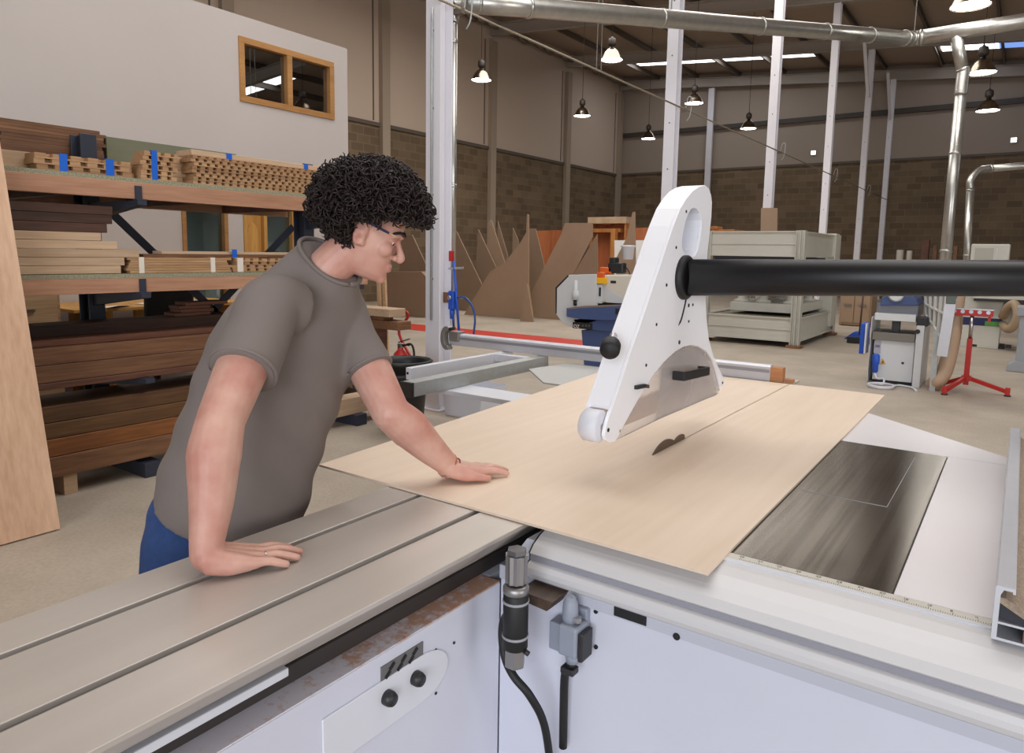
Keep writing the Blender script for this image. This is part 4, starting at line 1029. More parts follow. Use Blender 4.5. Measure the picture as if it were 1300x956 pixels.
for i in range(3):
    d = MB().box(-7.098, -7.078, 2.33, 2.87, 0.1+0.36*i, 0.1+0.36*i+0.34).build('drawer', W_pine, cb, bevel=0.003)
    MB().box(-7.076, -7.055, 2.52, 2.68, 0.26+0.36*i, 0.28+0.36*i).build('handle', M_steel, d)
# ------------------------------------------------------------------ overhead: ducts, service pipe, lamps
M_duct = mat('spiral_duct_zinc', srgb(188, 186, 180), 0.32, 0.85, noise_amt=0.10, noise_scale=14, rough_var=0.06)
def duct_run(name, pts, rads, parent, rings=None):
    mb = MB().tube(pts, rads, 24)
    return mb.build(name, M_duct, parent)
def ring(parent, p, d, r, name='duct_clamp'):
    d = Vector(d).normalized()
    return MB().lathe([(r, -0.018), (r*1.08, -0.012), (r*1.08, 0.012), (r, 0.018)], p, d, 24).build(name, M_duct, parent)
du = thing('extraction_duct', (-2.5, 9, 4.2), 'long round galvanised extraction duct running across under the roof', 'duct')
A0, A1 = ond(588, 3, 6.9), ond(1160, 49, 10.5)
B1 = ond(1420, 8, 9.4)
def lerp(a, b, t): return a+(b-a)*t
ru = [(0, .098), (.10, .098), (.11, .098), (.42, .10), (.43, .097), (.72, .097), (.73, .098), (1, .098)]
duct_run('main_pipe', [lerp(A0, A1, t) for t, r in ru], [r for t, r in ru], du)
for t in (0.02, 0.10, 0.34, 0.56, 0.73, 0.86): ring(du, lerp(A0, A1, t), A1-A0, 0.1)
el = spline([lerp(A0, A1, .985), A1, lerp(A1, B1, .03)], 8)
duct_run('elbow', el, [0.104]*len(el), du)
for t in (0.97,): ring(du, lerp(A0, A1, t), A1-A0, 0.104, 'elbow_ring')
for t in (0.04,): ring(du, lerp(A1, B1, t), B1-A1, 0.104, 'elbow_ring')
duct_run('main_pipe', [lerp(A1, B1, .03), B1], [0.104, 0.104], du)
br0 = lerp(A1, B1, .22); br1 = ond(1223, 92, 10.3); br2 = ond(1221, 108, 10.3); br3 = ond(1196, 372, 10.3)
duct_run('branch_pipe', [br0, br1], [0.082, 0.082], du)
eb = spline([lerp(br0, br1, .9), br1, br2, lerp(br2, br3, .05)], 6)
duct_run('branch_elbow', eb, [0.084]*len(eb), du)
duct_run('drop_pipe', [br2, br3], [0.076, 0.076], du)
for t in (0.03, 0.33, 0.8): ring(du, lerp(br2, br3, t), br3-br2, 0.078)
# vertical pipe and elbow at the nearest column
V0 = ond(576, 30, 6.78); V1 = Vector((V0.x, V0.y, 0.95))
ve = spline([A0, A0-(A1-A0)*0.02+Vector((0, 0, -0.02)), ond(577, 12, 6.85), V0], 6)
duct_run('reducing_elbow', ve, [0.098-(0.058*i/(len(ve)-1)) for i in range(len(ve))], du)
duct_run('drop_pipe', [V0, V1], [0.036, 0.036], du)
for z in (3.55, 2.2): ring(du, (V0.x, V0.y, z), (0, 0, 1), 0.038)
for u, v, t in ((788, 0, .36), (1162, 0, 1.0), (797, 60, None)):
    if t is None: continue
    p = lerp(A0, A1, t); 
    MB().tube([p+Vector((0, 0, 0.1)), Vector((p.x+0.02, p.y, roof(p.x)-0.02))], 0.008, 6).build('hanger_wire', M_galv, du)

d2 = thing('extraction_duct', (-1, 17.9, 1.6), 'thin galvanised duct bending to the right in front of the far block wall', 'duct')
q = [ond(1226, 372, 15), ond(1232, 236, 15), ond(1300, 212, 15), ond(1390, 203, 15)]
duct_run('drop_pipe', [q[0], lerp(q[0], q[1], .98)], [.075, .075], d2)
e = spline([lerp(q[0], q[1], .97), q[1]+Vector((0, 0, .12)), ond(1243, 217, 15), ond(1256, 214, 15)], 6)
duct_run('elbow', e, [.077]*len(e), d2)
duct_run('main_pipe', [ond(1255, 214.2, 15), q[3]], [.075, .075], d2)
ring(d2, lerp(q[0], q[1], .96), (0, 0, 1), .077); ring(d2, ond(1258, 214, 15), q[3]-q[2], .077); ring(d2, lerp(q[0], q[1], .35), (0, 0, 1), .077)

sp_ = thing('service_pipe', (-4.52, 15, 3.83), 'thin straight service pipe strung along the row of columns', 'pipe')
MB().tube([(-4.52, 4.6, 3.83), (-4.52, 31.2, 3.83)], 0.013, 8).build('pipe', mat('tarnished_pipe', srgb(150, 138, 120), 0.45, 0.6), sp_)
for y in (5.3, 10.75, 16.1, 21.4, 26.6):
    MB().tube(spline([(-4.535, y+.2, 3.80), (-4.5, y+.2, 3.99), (-4.46, y+.2, 4.02), (-4.43, y+.2, 3.97), (-4.45, y+.2, 3.74), (-4.5, y+.2, 3.66)], 4), 0.008, 6).build('pipe_hook', M_galv, sp_)
    MB().box(-4.60, -4.50, y+.13, y+.17, 3.79, 3.845).build('pipe_bracket', MATS['purlin_galvanised_dull'], sp_)
pw = onx(757, 92, -4.52)
for dy in (0.0, 0.12):
    MB().tube([(-4.52, pw.y+dy, 3.84), (-4.52, pw.y+0.06, roof(-4.52)-0.02)], 0.006, 6).build('suspension_wire', M_galv, sp_)

M_bell = mat('polished_reflector', srgb(150, 140, 126), 0.22, 1.0)
M_lampglow = mat('lamp_glow', (1, 1, 1, 1), 0.4, emit=(1.0, 0.97, 0.92, 1), emit_s=30.0)
M_cap = mat('lamp_cap_brown', srgb(62, 54, 50), 0.5, 0.3)
def make_lamp():
    r = thing('high_bay_lamp', (0, 0, 0), 'x', 'lamp')
    MB().lathe([(.25, 0), (.255, .006), (.25, .012), (.235, .03), (.205, .10), (.165, .17), (.115, .225), (.07, .255), (.05, .27), (.05, .31), (.045, .31), (.045, .27), (.065, .25), (.11, .22), (.16, .165), (.2, .098), (.23, .03), (.24, .008)], (0, 0, 0), n=36, cap=False).build('reflector', M_bell, r)
    MB().lathe([(.0001, 0.012), (.236, .014), (.236, .02), (.0001, .022)], (0, 0, 0), n=36).build('lamp_glass', M_lampglow, r)
    MB().lathe([(.05, .30), (.085, .33), (.09, .36), (.09, .42), (.075, .47), (.03, .49), (.012, .52)], (0, 0, 0), n=24).build('gear_housing', M_cap, r)
    return r
lamp0 = make_lamp()
first = True
def lp_(u, v, w):
    p = ond(u, v, .5*FPX/w); return (p.x, p.y, p.z)
LL = [(lp_(611, 102, 25.3), 'pendant lamp nearest to the tall left wall, just right of the nearest column'),
      (lp_(776.5, 76.5, 28), 'pendant lamp just below the main duct, left of the white columns'),
      (lp_(739, 147.5, 21), 'pendant lamp hanging before the left wall, near its far pilaster'),
      (lp_(823, 176.5, 18), 'small pendant lamp nearest the far left corner of the hall'),
      (lp_(881, 131.5, 23), 'pendant lamp just right of the column behind the blade guard'),
      (lp_(950, 163.5, 20), 'small far pendant lamp between the thin wall column and the third white column'),
      (lp_(1232, 8, 46), 'largest pendant lamp, above the duct at the top right edge'),
      (lp_(1246, 93, 34), 'pendant lamp under the duct beside its vertical branch'),
      (lp_(1254, 141, 27), 'lowest pendant lamp at the right, under the one beside the duct branch')]
for i, (p, lb) in enumerate(LL):
    r = lamp0 if i == 0 else dup(lamp0, p)
    r.location = p; r['label'] = lb; r['group'] = 'high bay lamps'
for r, (p, lb) in zip([o for o in COL.objects if o.name.startswith('high_bay_lamp')], LL):
    MB().tube([(p[0], p[1], r.location.z+.51), (p[0], p[1], roof(p[0])-0.02)], 0.007, 6).build('suspension_cord', M_cap, r)

# ------------------------------------------------------------------ compressed-air point on the nearest column
ap = thing('air_regulator', (-4.5, 5.2, 1.3), 'blue compressed-air regulator with coiled blue hose on the nearest column', 'air regulator')
xa, ya_ = V0.x, V0.y
def aq(u, v, dy=0.0): return ony(u, v, ya_-0.06+dy)
p = aq(574, 388)
MB().box(p.x-.03, p.x+.035, p.y-.03, p.y+.03, aq(574, 393).z, aq(574, 369).z).build('regulator_body', M_bluep, ap, bevel=0.01)
MB().lathe([(.022, 0), (.022, .02), (.014, .024)], (p.x, p.y-.03, aq(577, 378).z), (0, -1, 0), 16).build('gauge', M_steel, ap)
MB().lathe([(.02, 0), (.026, .01), (.022, .09)], (p.x, p.y, aq(574, 393).z), (0, 0, -1), 14).build('filter_bowl', M_bluep, ap)
MB().tube([aq(576, 331), aq(583, 425)], 0.013, 10).build('straight_hose', M_bluep, ap)
MB().tube(spline([aq(580, 378), aq(590, 378), aq(599, 388), aq(603, 405), aq(601, 426)], 6), 0.010, 10).build('bent_hose', mat('deep_blue_hose', srgb(24, 70, 140), 0.4), ap)
MB().cyl(aq(578, 378), aq(590, 378), 0.008, 10).build('hose_coupling', M_steel, ap)
MB().tube([aq(575, 395), aq(576, 417)], 0.012, 8).build('drain_hose', MATS['deep_blue_hose'], ap)
MB().box(p.x-.11, p.x-.03, p.y-.02, p.y+.03, aq(566, 384).z, aq(566, 371).z).build('wood_pad', W_brown, ap)
q = aq(573, 325)
MB().box(q.x-.02, q.x+.02, q.y-.02, q.y+.02, q.z-.05, q.z+.05).build('shutoff_valve', M_red, ap, bevel=.006)
MB().bar(aq(570, 341), aq(588, 340), 0.02, 0.02).build('valve_lever', M_galv, ap)
o = MB().tube([(xa-.055, 5.19, 0.9), (xa-.055, 5.19, 3.7), (xa-.05, 5.19, 3.80)], 0.012, 8).build('air_pipe', M_galv)
solo(o, (xa-.055, 5.19, .9), 'thin galvanised air pipe running up the nearest white column beside the duct', 'pipe')

# ------------------------------------------------------------------ MDF sheets standing in the far sheet rack
def panel(name, px, y, t, m, label, lean=0.0):
    pts = [ony(u, v, y) for u, v in px]
    zmin = min(p.z for p in pts)
    for p in pts:
        if p.z < 0.2: p.z = 0.004
        p.y += lean*p.z
    o = MB().prism(pts, (0, t, 0)).build(name, m)
    c = sum(pts, Vector())/len(pts)
    return solo(o, (c.x, y, 0), label, 'board')
BL = lambda v: v
panel('mdf_sheet', [(589, 412), (622, 345), (640, 334), (660, 309), (668, 295), (669, 272), (671, 273), (671, 362), (677, 412), (659, 412)], 14.0, 0.03, M_mdf, 'large brown fin-shaped sheet with a tall thin tip, left of the grey sander')
panel('mdf_offcut', [(660, 414), (669, 360), (677, 414)], 13.6, 0.03, M_mdf, 'small triangular brown offcut standing before the foot of the large fin-shaped sheet')
panel('mdf_sheet', [(577, 412), (579, 293), (613, 364), (600, 412)], 14.9, 0.03, M_mdf2, 'dark brown sheet with a slanted edge just right of the blue air hose')
panel('mdf_sheet', [(600, 430), (607, 291), (629, 338), (640, 430)], 15.7, 0.03, M_mdf2, 'brown slanted sheet second from the air hose, its tip beside the pilaster')
panel('mdf_sheet', [(612, 430), (621, 279), (624, 281), (641, 334), (650, 430)], 16.5, 0.03, M_mdf, 'brown slanted sheet with its tip left of the twin tips')
panel('mdf_sheet', [(630, 430), (632, 281), (646, 330), (655, 430)], 17.3, 0.03, M_mdf2, 'narrow brown sheet whose tip touches the taller slanted one on its left')
panel('mdf_sheet', [(648, 430), (651, 289), (658, 305), (664, 430)], 18.1, 0.03, M_mdf2, 'farthest narrow sheet tip peeping out left of the tall fin')
panel('mdf_sheet', [(671, 430), (671, 290), (680, 290), (690, 333), (700, 430)], 15.2, 0.03, M_mdf2, 'brown sheet right behind the tall thin tip of the large fin')
panel('mdf_sheet', [(677, 430), (672, 376), (713, 296), (717, 283), (752, 283), (752, 301), (728, 347), (722, 430)], 14.5, 0.03, M_mdf, 'wide pale brown sheet directly behind the grey sander guard')
panel('mdf_sheet', [(724, 430), (727, 350), (758, 297), (759, 430)], 13.8, 0.03, M_mdf2, 'dark triangular sheet rising behind the white top of the sander')
panel('plywood_sheet', [(676, 430), (676, 293), (716, 292), (716, 430)], 19.5, 0.03, wood('orange_ply', srgb(186, 112, 70), srgb(156, 88, 54), 2, along='z'), 'orange plywood panel glimpsed between the brown slanted sheets')
panel('mdf_sheet', [(779, 430), (783, 326), (795, 303), (803, 269), (806, 269), (807, 430)], 14.6, 0.03, M_mdf, 'brown fin-shaped sheet with a thin tip, just left of the blade guard')
panel('mdf_sheet', [(808, 430), (811, 325), (828, 292), (834, 285), (836, 430)], 15.5, 0.03, M_mdf2, 'brown slanted sheet half hidden behind the left edge of the blade guard')
panel('plywood_sheet', [(795, 430), (795, 290), (840, 288), (840, 430)], 19.5, 0.03, MATS['orange_ply'], 'orange plywood panel behind the fin next to the blade guard')
panel('white_sheet', [(779, 430), (780, 305), (819, 305), (816, 430)], 18.0, 0.02, M_paper, 'white sheet pinned upright behind the fin next to the blade guard')
# tall orange timber frame at the back
of = thing('storage_rack', (-8.5, 21, 0), 'tall orange wooden rack standing behind the slanted sheets and the sander', 'rack')
M_of = MATS['orange_ply']; W_or = wood('orange_timber', srgb(196, 132, 72), srgb(164, 102, 52), 4, along='z')
def ob(u0, v0, u1, v1, y, t, m, nm):
    a, b = ony(u0, v1, y), ony(u1, v0, y)
    return MB().box(a.x, b.x, y, y+t, max(a.z, 0.0), b.z).build(nm, m, of, bevel=0.004)
ob(746, 275, 795, 284, 20.9, .4, W_pale, 'top_board'); ob(752, 284, 793, 420, 21.31, .03, M_of, 'back_panel')
ob(745, 283, 752, 420, 20.95, .3, W_or, 'upright'); ob(788, 283, 795, 420, 20.95, .3, W_or, 'upright')
ob(765, 283, 775, 286, 21.0, .2, M_of, 'shelf'); ob(753, 290, 787, 295, 20.9, .3, W_or, 'rail')
ob(771, 290, 781, 420, 20.6, .2, W_or, 'front_post')
# stack of sheets left of the column, behind the man
panel('mdf_stack', [(484, 399), (484, 345), (535, 345), (541, 352), (541, 399)], 12.6, 0.6, M_mdf2, 'low stack of brown sheets behind the head of the man')
panel('mdf_sheet', [(500, 430), (512, 300), (523, 298), (545, 345), (545, 430)], 13.6, 0.03, M_mdf2, 'slanted brown sheet behind the face of the man')

# ------------------------------------------------------------------ edge sander with its octagonal end guard
sd = thing('edge_sander', (-4.6, 8.2, 0), 'grey and slate-blue edge sander behind the plywood, orange switch on top', 'sander')
YS = 8.2
def sq(u, v, dy=0.0): return ony(u, v, YS+dy)
def sbox(nm, u0, v0, u1, v1, dy, t, m, bev=0.008):
    a, b = sq(u0, v1, dy), sq(u1, v0, dy)
    return MB().box(a.x, b.x, YS+dy, YS+dy+t, a.z, b.z).build(nm, m, sd, bevel=bev)
M_sg = mat('sander_grey', srgb(196, 198, 200), 0.4); M_sc = mat('sander_cream', srgb(206, 200, 186), 0.4)
gp_ = [(706, 399), (706, 365), (722, 349), (757, 348), (757, 408), (727, 416), (714, 410)]
MB().prism([sq(u, v, 0.02) for u, v in gp_], (0, 0.05, 0)).build('end_guard', M_sg, sd, bevel=0.006)
MB().prism([sq(u-0.8, v, 0.021) for u, v in [(706.2, 398), (706.2, 365), (722, 349), (723, 350.5), (708, 366), (707.6, 398)]], (0, -0.004, 0)).build('guard_edge_strip', M_dark, sd)
cshell = [(737, 361), (744, 357), (766, 349), (826, 349), (826, 384), (806, 386), (782, 385), (770, 384), (737, 385)]
MB().prism([sq(u, v, 0.08) for u, v in cshell], (0, 0.7, 0)).build('belt_housing', M_sc, sd, bevel=0.02)
MB().prism([sq(u, v, 0.075) for u, v in [(770, 384), (757, 362), (765, 362), (800, 384), (806, 386)]], (0, 0.004, 0)).build('housing_panel', M_sg, sd)
sbox('drum_bracket', 737, 361, 764, 384, 0.05, 0.2, M_sg, 0.012)
cc = sq(731, 375, 0.03)
MB().lathe([(.03, 0), (.052, .005), (.052, .11), (.03, .13), (.028, .26)], (cc.x, cc.y, sq(731, 381).z), (0, 0, 1), 20).build('guide_roller', M_sg, sd)
MB().cyl((cc.x, cc.y, sq(731, 388).z), (cc.x, cc.y, sq(731, 381).z), .03, 12).build('roller_foot', M_dark, sd)
sbox('sanding_belt', 737, 384.5, 812, 387, 0.1, 0.5, M_black, 0.002)
# table: blue, bow fronted, on a tapered trestle and column
tpts = [(719, 402), (719, 391), (740, 389), (826, 385), (826, 399), (800, 405), (770, 407), (735, 405)]
MB().prism([sq(u, v, -0.03) for u, v in tpts], (0, 0.62, 0)).build('work_table', M_blue, sd, bevel=0.006)
MB().prism([sq(u, v, -0.031) for u, v in [(720, 391), (740, 388.5), (813, 386), (813, 387.3), (740, 391), (720, 392.5)]], (0, 0.4, 0)).build('table_top_plate', mat('worn_table', srgb(140, 120, 108), 0.5, 0.3), sd)
MB().prism([sq(u, v, 0.02) for u, v in [(727, 405), (826, 400), (826, 420), (800, 422), (770, 421), (735, 417)]], (0, 0.5, 0)).build('table_trestle', M_blue, sd, bevel=0.006)
a, b = sq(738, 500, .05), sq(826, 420, .05)
colp = [sq(738, 419, .05), sq(826, 419, .05), sq(826, 468, .05), sq(742, 468, .05)]
for p in colp:
    if p.z < 0.3: p.z = 0.02
MB().prism(colp, (0, 0.45, 0)).build('machine_column', M_blue, sd, bevel=0.006)
MB().box(colp[0].x+.02, colp[1].x, YS, YS+.55, 0, 0.06).build('machine_foot', M_dark, sd)
sbox('name_plate', 727, 410.5, 752, 416.5, 0.014, 0.004, M_dark, 0.0)
# lettering of the plate
def text_obj(nm, body, size, loc, rot, m, parent=None, depth=0.001, ax='LEFT', sx=1.0):
    cu = bpy.data.curves.new(nm, 'FONT'); cu.body = body; cu.size = size; cu.extrude = depth; cu.align_x = ax
    tmp = bpy.data.objects.new(nm+'_t', cu); COL.objects.link(tmp)
    dg = bpy.context.evaluated_depsgraph_get(); me = bpy.data.meshes.new_from_object(tmp.evaluated_get(dg))
    bpy.data.objects.remove(tmp); bpy.data.curves.remove(cu)
    me.transform(Matrix.Translation(Vector(loc)-(wloc(parent) if parent else Vector())) @ rot @ Matrix.Diagonal((sx, 1, 1, 1)))
    me.materials.clear(); me.materials.append(m)
    o = bpy.data.objects.new(nm, me); COL.objects.link(o)
    if parent: o.parent = parent
    return o
RXF = Matrix.Rotation(PI/2, 4, 'X')            # upright, reading from -Y
q = sq(728, 415.8, 0.012)
text_obj('plate_lettering', 'OZ', 0.062, q, RXF, M_paper, sd)
for i in range(3):
    q = sq(740+4*i, 413.5, 0.012)
    MB().box(q.x-.012, q.x+.012, q.y-.002, q.y+.001, q.z-.014, q.z+.014).build('plate_symbol', mat('plate_grey', srgb(84, 88, 96), 0.5), sd)
# controls and clutter on top
sbox('switch_base', 755, 353, 769, 360, 0.03, 0.09, M_yellow, 0.006)
sbox('switch_lid', 757, 346, 766, 354, 0.04, 0.08, M_orange, 0.006)
sbox('label_plate', 775, 356.5, 782, 359.5, 0.076, 0.003, M_dark, 0)
sbox('table_latch', 781, 392, 786, 399, -0.036, 0.006, M_dark, 0.002)
sbox('housing_latch', 760, 365, 763, 376, 0.045, 0.004, M_dark, 0.001)
sdr = thing('hand_sander', (-4.3, 8.5, 1.14), 'black and orange hand sander lying on top of the edge sander', 'tool')
def hb2(nm, u0, v0, u1, v1, m, par, bev=0.012, t=0.12, dy=0.3):
    a, b = sq(u0, v1, dy), sq(u1, v0, dy)
    return MB().box(a.x, b.x, YS+dy, YS+dy+t, a.z+.004, b.z+.004).build(nm, m, par, bevel=bev)
hb2('sole_block', 761, 340, 776, 347.5, M_orange, sdr); hb2('motor_body', 771, 334, 791, 347, M_dark, sdr, 0.02); hb2('grip', 773, 327, 781, 335, M_dark, sdr, 0.015)
c0, c1, c2 = sq(789, 338, .36), sq(796, 341, .36), sq(803, 356, .3)
MB().tube(spline([c0, c1, sq(800, 349, .34), c2], 5), 0.008, 8).build('sander_cord', M_black, sdr)
bk = thing('white_tub', (-4.1, 8.6, 1.12), 'white plastic tub on the edge sander beside the guard', 'tub')
a = sq(793, 349, .08)+Vector((0, 0, .002))
MB().lathe([(.07, 0), (.085, .16), (.098, .165), (.098, .185), (.088, .185), (.083, .17), (.068, .01), (.0001, .01)], (sq(796, 340, .35).x, YS+.36, a.z), n=24).build('tub_body', M_white, bk)
bk.location.z = a.z
hb2('orange_grip_box', 808, 341, 815, 348.5, M_orange, sdr)

# ------------------------------------------------------------------ grey-cream veneer press
pr_ = thing('veneer_press', (-3.9, 14.2, 0), 'large cream-white press of heavy beams behind the black boom tube', 'press')
PX0, PX1, PY0, PY1 = -4.80, -3.16, 12.96, 15.75
for x in (PX0, PX1):
    for y in (PY0, PY1):
        w = 0.075
        MB().box(x-w, x+w, y-.006, y+.006, .05, 2.03).box(x-w, x-w+.012, y-w, y+w, .05, 2.03).box(x+w-.012, x+w, y-w, y+w, .05, 2.03).box(x-.006, x+.006, y-w*1.02, y+w*.98, .05, 2.03).build('corner_post', M_cream, pr_)
        MB().box(x-.12, x+.12, y-.12, y+.12, 0, .05).build('wood_pad', W_brown, pr_)
def frame_beam(z0, z1, nm):
    for y in (PY0, PY1):
        MB().box(PX0+.08, PX1-.08, y-.02, y+.02, z0, z1).box(PX0+.08, PX1-.08, y-.06, y+.06, z1-.02, z1).box(PX0+.08, PX1-.08, y-.06, y+.06, z0, z0+.02).box(PX0+.08, PX1-.08, y-.045, y+.045, (z0+z1)/2-.01, (z0+z1)/2+.01).build(nm, M_cream, pr_)
    for x in (PX0, PX1):
        MB().box(x-.02, x+.02, PY0+.09, PY1-.09, z0, z1).box(x-.06, x+.06, PY0+.09, PY1-.09, z1-.02, z1).box(x-.06, x+.06, PY0+.09, PY1-.09, z0, z0+.02).build(nm, M_cream, pr_)
frame_beam(1.58, 2.02, 'upper_beam'); frame_beam(.10, .52, 'lower_beam')
MB().box(PX0+.1, PX1-.1, PY0+.1, PY1-.1, .44, .50).build('lower_platen', mat('platen_dark', srgb(120, 112, 96), .6), pr_)
MB().box(PX0+.3, PX1-.1, PY0+.5, PY1-.2, .56, .72).build('moving_beam', M_cream, pr_, bevel=.005)
MB().box(PX0+.1, PX1-.1, PY0+.1, PY1-.1, 1.50, 1.575).build('upper_platen', mat('platen_blue_black', srgb(50, 52, 66), .5), pr_)
for x in (-4.35, -3.95, -3.45):
    for y in (13.7, 15.0):
        s = MB().lathe([(.04, .76), (.04, 1.5)], (x, y, 0), n=14).build('press_screw', M_steel, pr_)
        MB().lathe([(.14, .72), (.14, .76), (.08, .78), (.075, .88), (.05, .9)], (x, y, 0), n=16).build('screw_seat', M_cream, s)
MB().box(-3.33, -3.08, PY1-.4, PY1-.1, .2, 2.05).build('control_column', M_cream, pr_, bevel=.01)
# things lying on and around the press
def loose(nm, x0, x1, y0, y1, z0, z1, m, lb, cat='board', grp=None):
    o = MB().box(x0, x1, y0, y1, z0, z1).build(nm, m, None, bevel=0.004, seg=1)
    return solo(o, ((x0+x1)/2, (y0+y1)/2, z0), lb, cat, grp)
for i, (u0, u1, v0, v1, y) in enumerate(((899, 911, 283, 288, 13.6), (903, 932, 289, 292, 13.6), (918, 942, 290, 293, 14.2))):
    a, b = ony(u0, v1, y), ony(u1, v0, y)
    loose('timber_offcut', a.x, b.x, y, y+.3, 2.021+.061*max(0, (1-i)), 2.021+.061*max(0, (1-i))+.055, W_or, ('orange timber offcut, topmost on the left end of the press', 'long orange timber offcut under the topmost one on the press', 'orange timber offcut on the press right of the others')[i], 'board', 'offcuts on the press')
a, b = ony(965, 340, 15.85), ony(987, 264, 15.85)
panel('mdf_sheet', [(963, 430), (966, 264), (987, 264), (984, 430)], 15.9, 0.03, M_mdf, 'narrow brown board leaning on the foot of the third white column')
cu_ = thing('brown_cupboard', (-3.2, 19, 0), 'brown wooden cupboard on the floor between press and planer', 'cupboard')
YC = 18.2
a, b = ony(1064, 421, YC), ony(1108, 372, YC)
MB().box(a.x, b.x, YC, YC+.7, 0.02, b.z).build('carcass', M_mdf, cu_, bevel=.006)
md_ = ony(1084, 400, YC).x
for x0, x1 in ((a.x+.03, md_-.01), (md_+.01, b.x-.03)):
    d = MB().box(x0, x1, YC-.025, YC-.001, .08, b.z-.04).build('door', M_mdf, cu_, bevel=.004)
    MB().box((x0+x1)/2-.08, (x0+x1)/2+.08, YC-.045, YC-.026, b.z-.32, b.z-.28).build('handle', M_steel, d)

# ------------------------------------------------------------------ planer with raised fence, right of centre
pl = thing('thickness_planer', (-1.2, 10.3, 0), 'white thickness planer with blue plug under the black boom tube', 'planer')
YQ = 10.0
def qq(u, v, dy=0.0): return ony(u, v, YQ+dy)
def qb(nm, u0, v0, u1, v1, dy, t, m, bev=.006, par=pl):
    a, b = qq(u0, v1, dy), qq(u1, v0, dy)
    return MB().box(a.x, b.x, YQ+dy, YQ+dy+t, max(a.z, 0.0), b.z).build(nm, m, par, bevel=bev)
M_pw = mat('planer_white', srgb(206, 208, 210), .4)
qb('base_panel', 1107, 431, 1162, 481, .03, .6, M_pw)
qb('left_pillar', 1100, 402, 1107.5, 486, -.02, .7, M_pw); qb('right_pillar', 1157, 414, 1174, 494, -.05, .75, M_pw)
qb('top_bar', 1110, 400, 1163, 406, -.02, .7, M_pw)
qb('kick_plate', 1107, 480, 1160, 488, .06, .5, M_dark, .002)
qb('thickness_table', 1107, 425, 1162, 431, .0, .7, mat('planer_table', srgb(128, 124, 116), .45, .5), .004)
qb('lifting_screw', 1131, 405, 1143, 426, .3, .1, mat('screw_grey', srgb(100, 100, 100), .5, .3), .01)
qb('cutter_head', 1113, 388, 1166, 400, .05, .6, mat('planer_table_grey', srgb(120, 122, 130), .4, .5), .004)
MB().prism([qq(u, v, .03) for u, v in [(1117, 388), (1119, 378), (1131, 372), (1155, 372), (1163, 380), (1166, 388)]], (0, .6, 0)).build('head_cover', M_blue, pl, bevel=.01)
MB().lathe([(.07, 0), (.09, .02), (.07, .04)], qq(1138, 374, .01), (0, -1, 0), 20).build('hand_wheel', M_pw, pl)
qb('side_guard', 1090, 411, 1101, 449, .1, .25, M_bluep, .006); qb('guard_plate', 1096, 411, 1101, 449, -.01, .1, M_pw, .003)
qb('black_latch', 1163, 404, 1178, 414, -.02, .3, M_dark, .006)
qb('info_label', 1109, 433, 1119, 448, .026, .003, mat('lilac_label', srgb(168, 166, 178), .5), 0)
qb('label_text', 1111, 438, 1117, 441, .0245, .001, mat('label_ink', srgb(110, 108, 122), .5), 0)
a, b, c = qq(1117, 462.5, .026), qq(1124.5, 462.5, .026), qq(1120.5, 455, .026)
wt = MB().prism([a, b, c], (0, .003, 0)).build('warning_triangle', mat('warning_yellow', srgb(220, 160, 40), .5), pl)
bb_ = (a+b+c)/3
MB().prism([bb_+Vector((-.004, -.001, .014)), bb_+Vector((.014, -.001, .014)), bb_+Vector((0, -.001, -.004)), bb_+Vector((.008, -.001, -.005)), bb_+Vector((-.008, -.001, -.018)), bb_+Vector((-.004, -.001, .0))], (0, -.001, 0)).build('warning_symbol', M_black, wt)
p0, p1 = qq(1112, 456, -.0), qq(1111, 473, -.0)
MB().lathe([(.02, 0), (.035, .02), (.035, .10), (.045, .12), (.045, .22), (.03, .24)], (p1.x, YQ-.02, p1.z), (0, 0, 1), 16).build('power_plug', M_bluep, pl)
g_ = qq(1165, 421, -.053)
MB().lathe([(.0001, 0), (.028, .001), (.028, .006)], (g_.x, g_.y, g_.z), (0, -1, 0), 18).build('pillar_badge', M_dark, pl)
g_ = qq(1146, 461, .027); MB().cyl((g_.x, g_.y-.003, g_.z), (g_.x, g_.y, g_.z), .016, 12).build('panel_screw', M_dark, pl)
q0 = Vector((p1.x, YQ-.03, p1.z)); cpt = [q0, q0+Vector((.03, -.03, -.08))]
ctr = onz(1118, 490, .02)
lp = [ctr+Vector((.14*math.cos(t), .16*math.sin(t), .006*k)) for k in range(3) for t in [2*PI*i/16 for i in range(16)]]
MB().tube(spline([q0, q0+Vector((.04, -.06, -.06)), lp[4]+Vector((0, .05, .06))]+lp[4:]+[onz(1140, 489, .015), onz(1157, 492, .015), onz(1163, 496, .012)], 3), .012, 8).build('power_lead', M_white, pl)

# leaning lattice fence plate between planer and stand
lf_ = thing('outfeed_frame', (-.65, 9.6, 0), 'tilted pale grey lattice table leaning beside the planer', 'table')
YL = 9.75
L = [(1171, 372), (1176, 372), (1213, 377), (1200, 430), (1198, 430), (1177, 405)]
f0, f1, f2, f3 = ony(1177, 372, 10.3), ony(1206, 366, YL), ony(1199, 431, YL), ony(1178, 400, 10.3)
M_lat = mat('translucent_grey_panel', srgb(190, 188, 180), .4)
nn = (f1-f0).cross(f3-f0).normalized()*.02
MB().prism([f0, f1, f2, f3], nn).build('plate', M_lat, lf_)
rb = MB()
for t in (0.02, .25, .5, .75, .98):
    rb = MB().bar(lerp(f0, f1, t)-nn*1.2, lerp(f3, f2, t)-nn*1.2, .02, .03, nn).build('rib', mat('rib_white', srgb(214, 213, 208), .4), lf_)
for t in (0.02, .5, .98):
    MB().bar(lerp(f0, f3, t)-nn*1.2, lerp(f1, f2, t)-nn*1.2, .02, .03, nn).build('cross_rib', MATS['rib_white'], lf_)
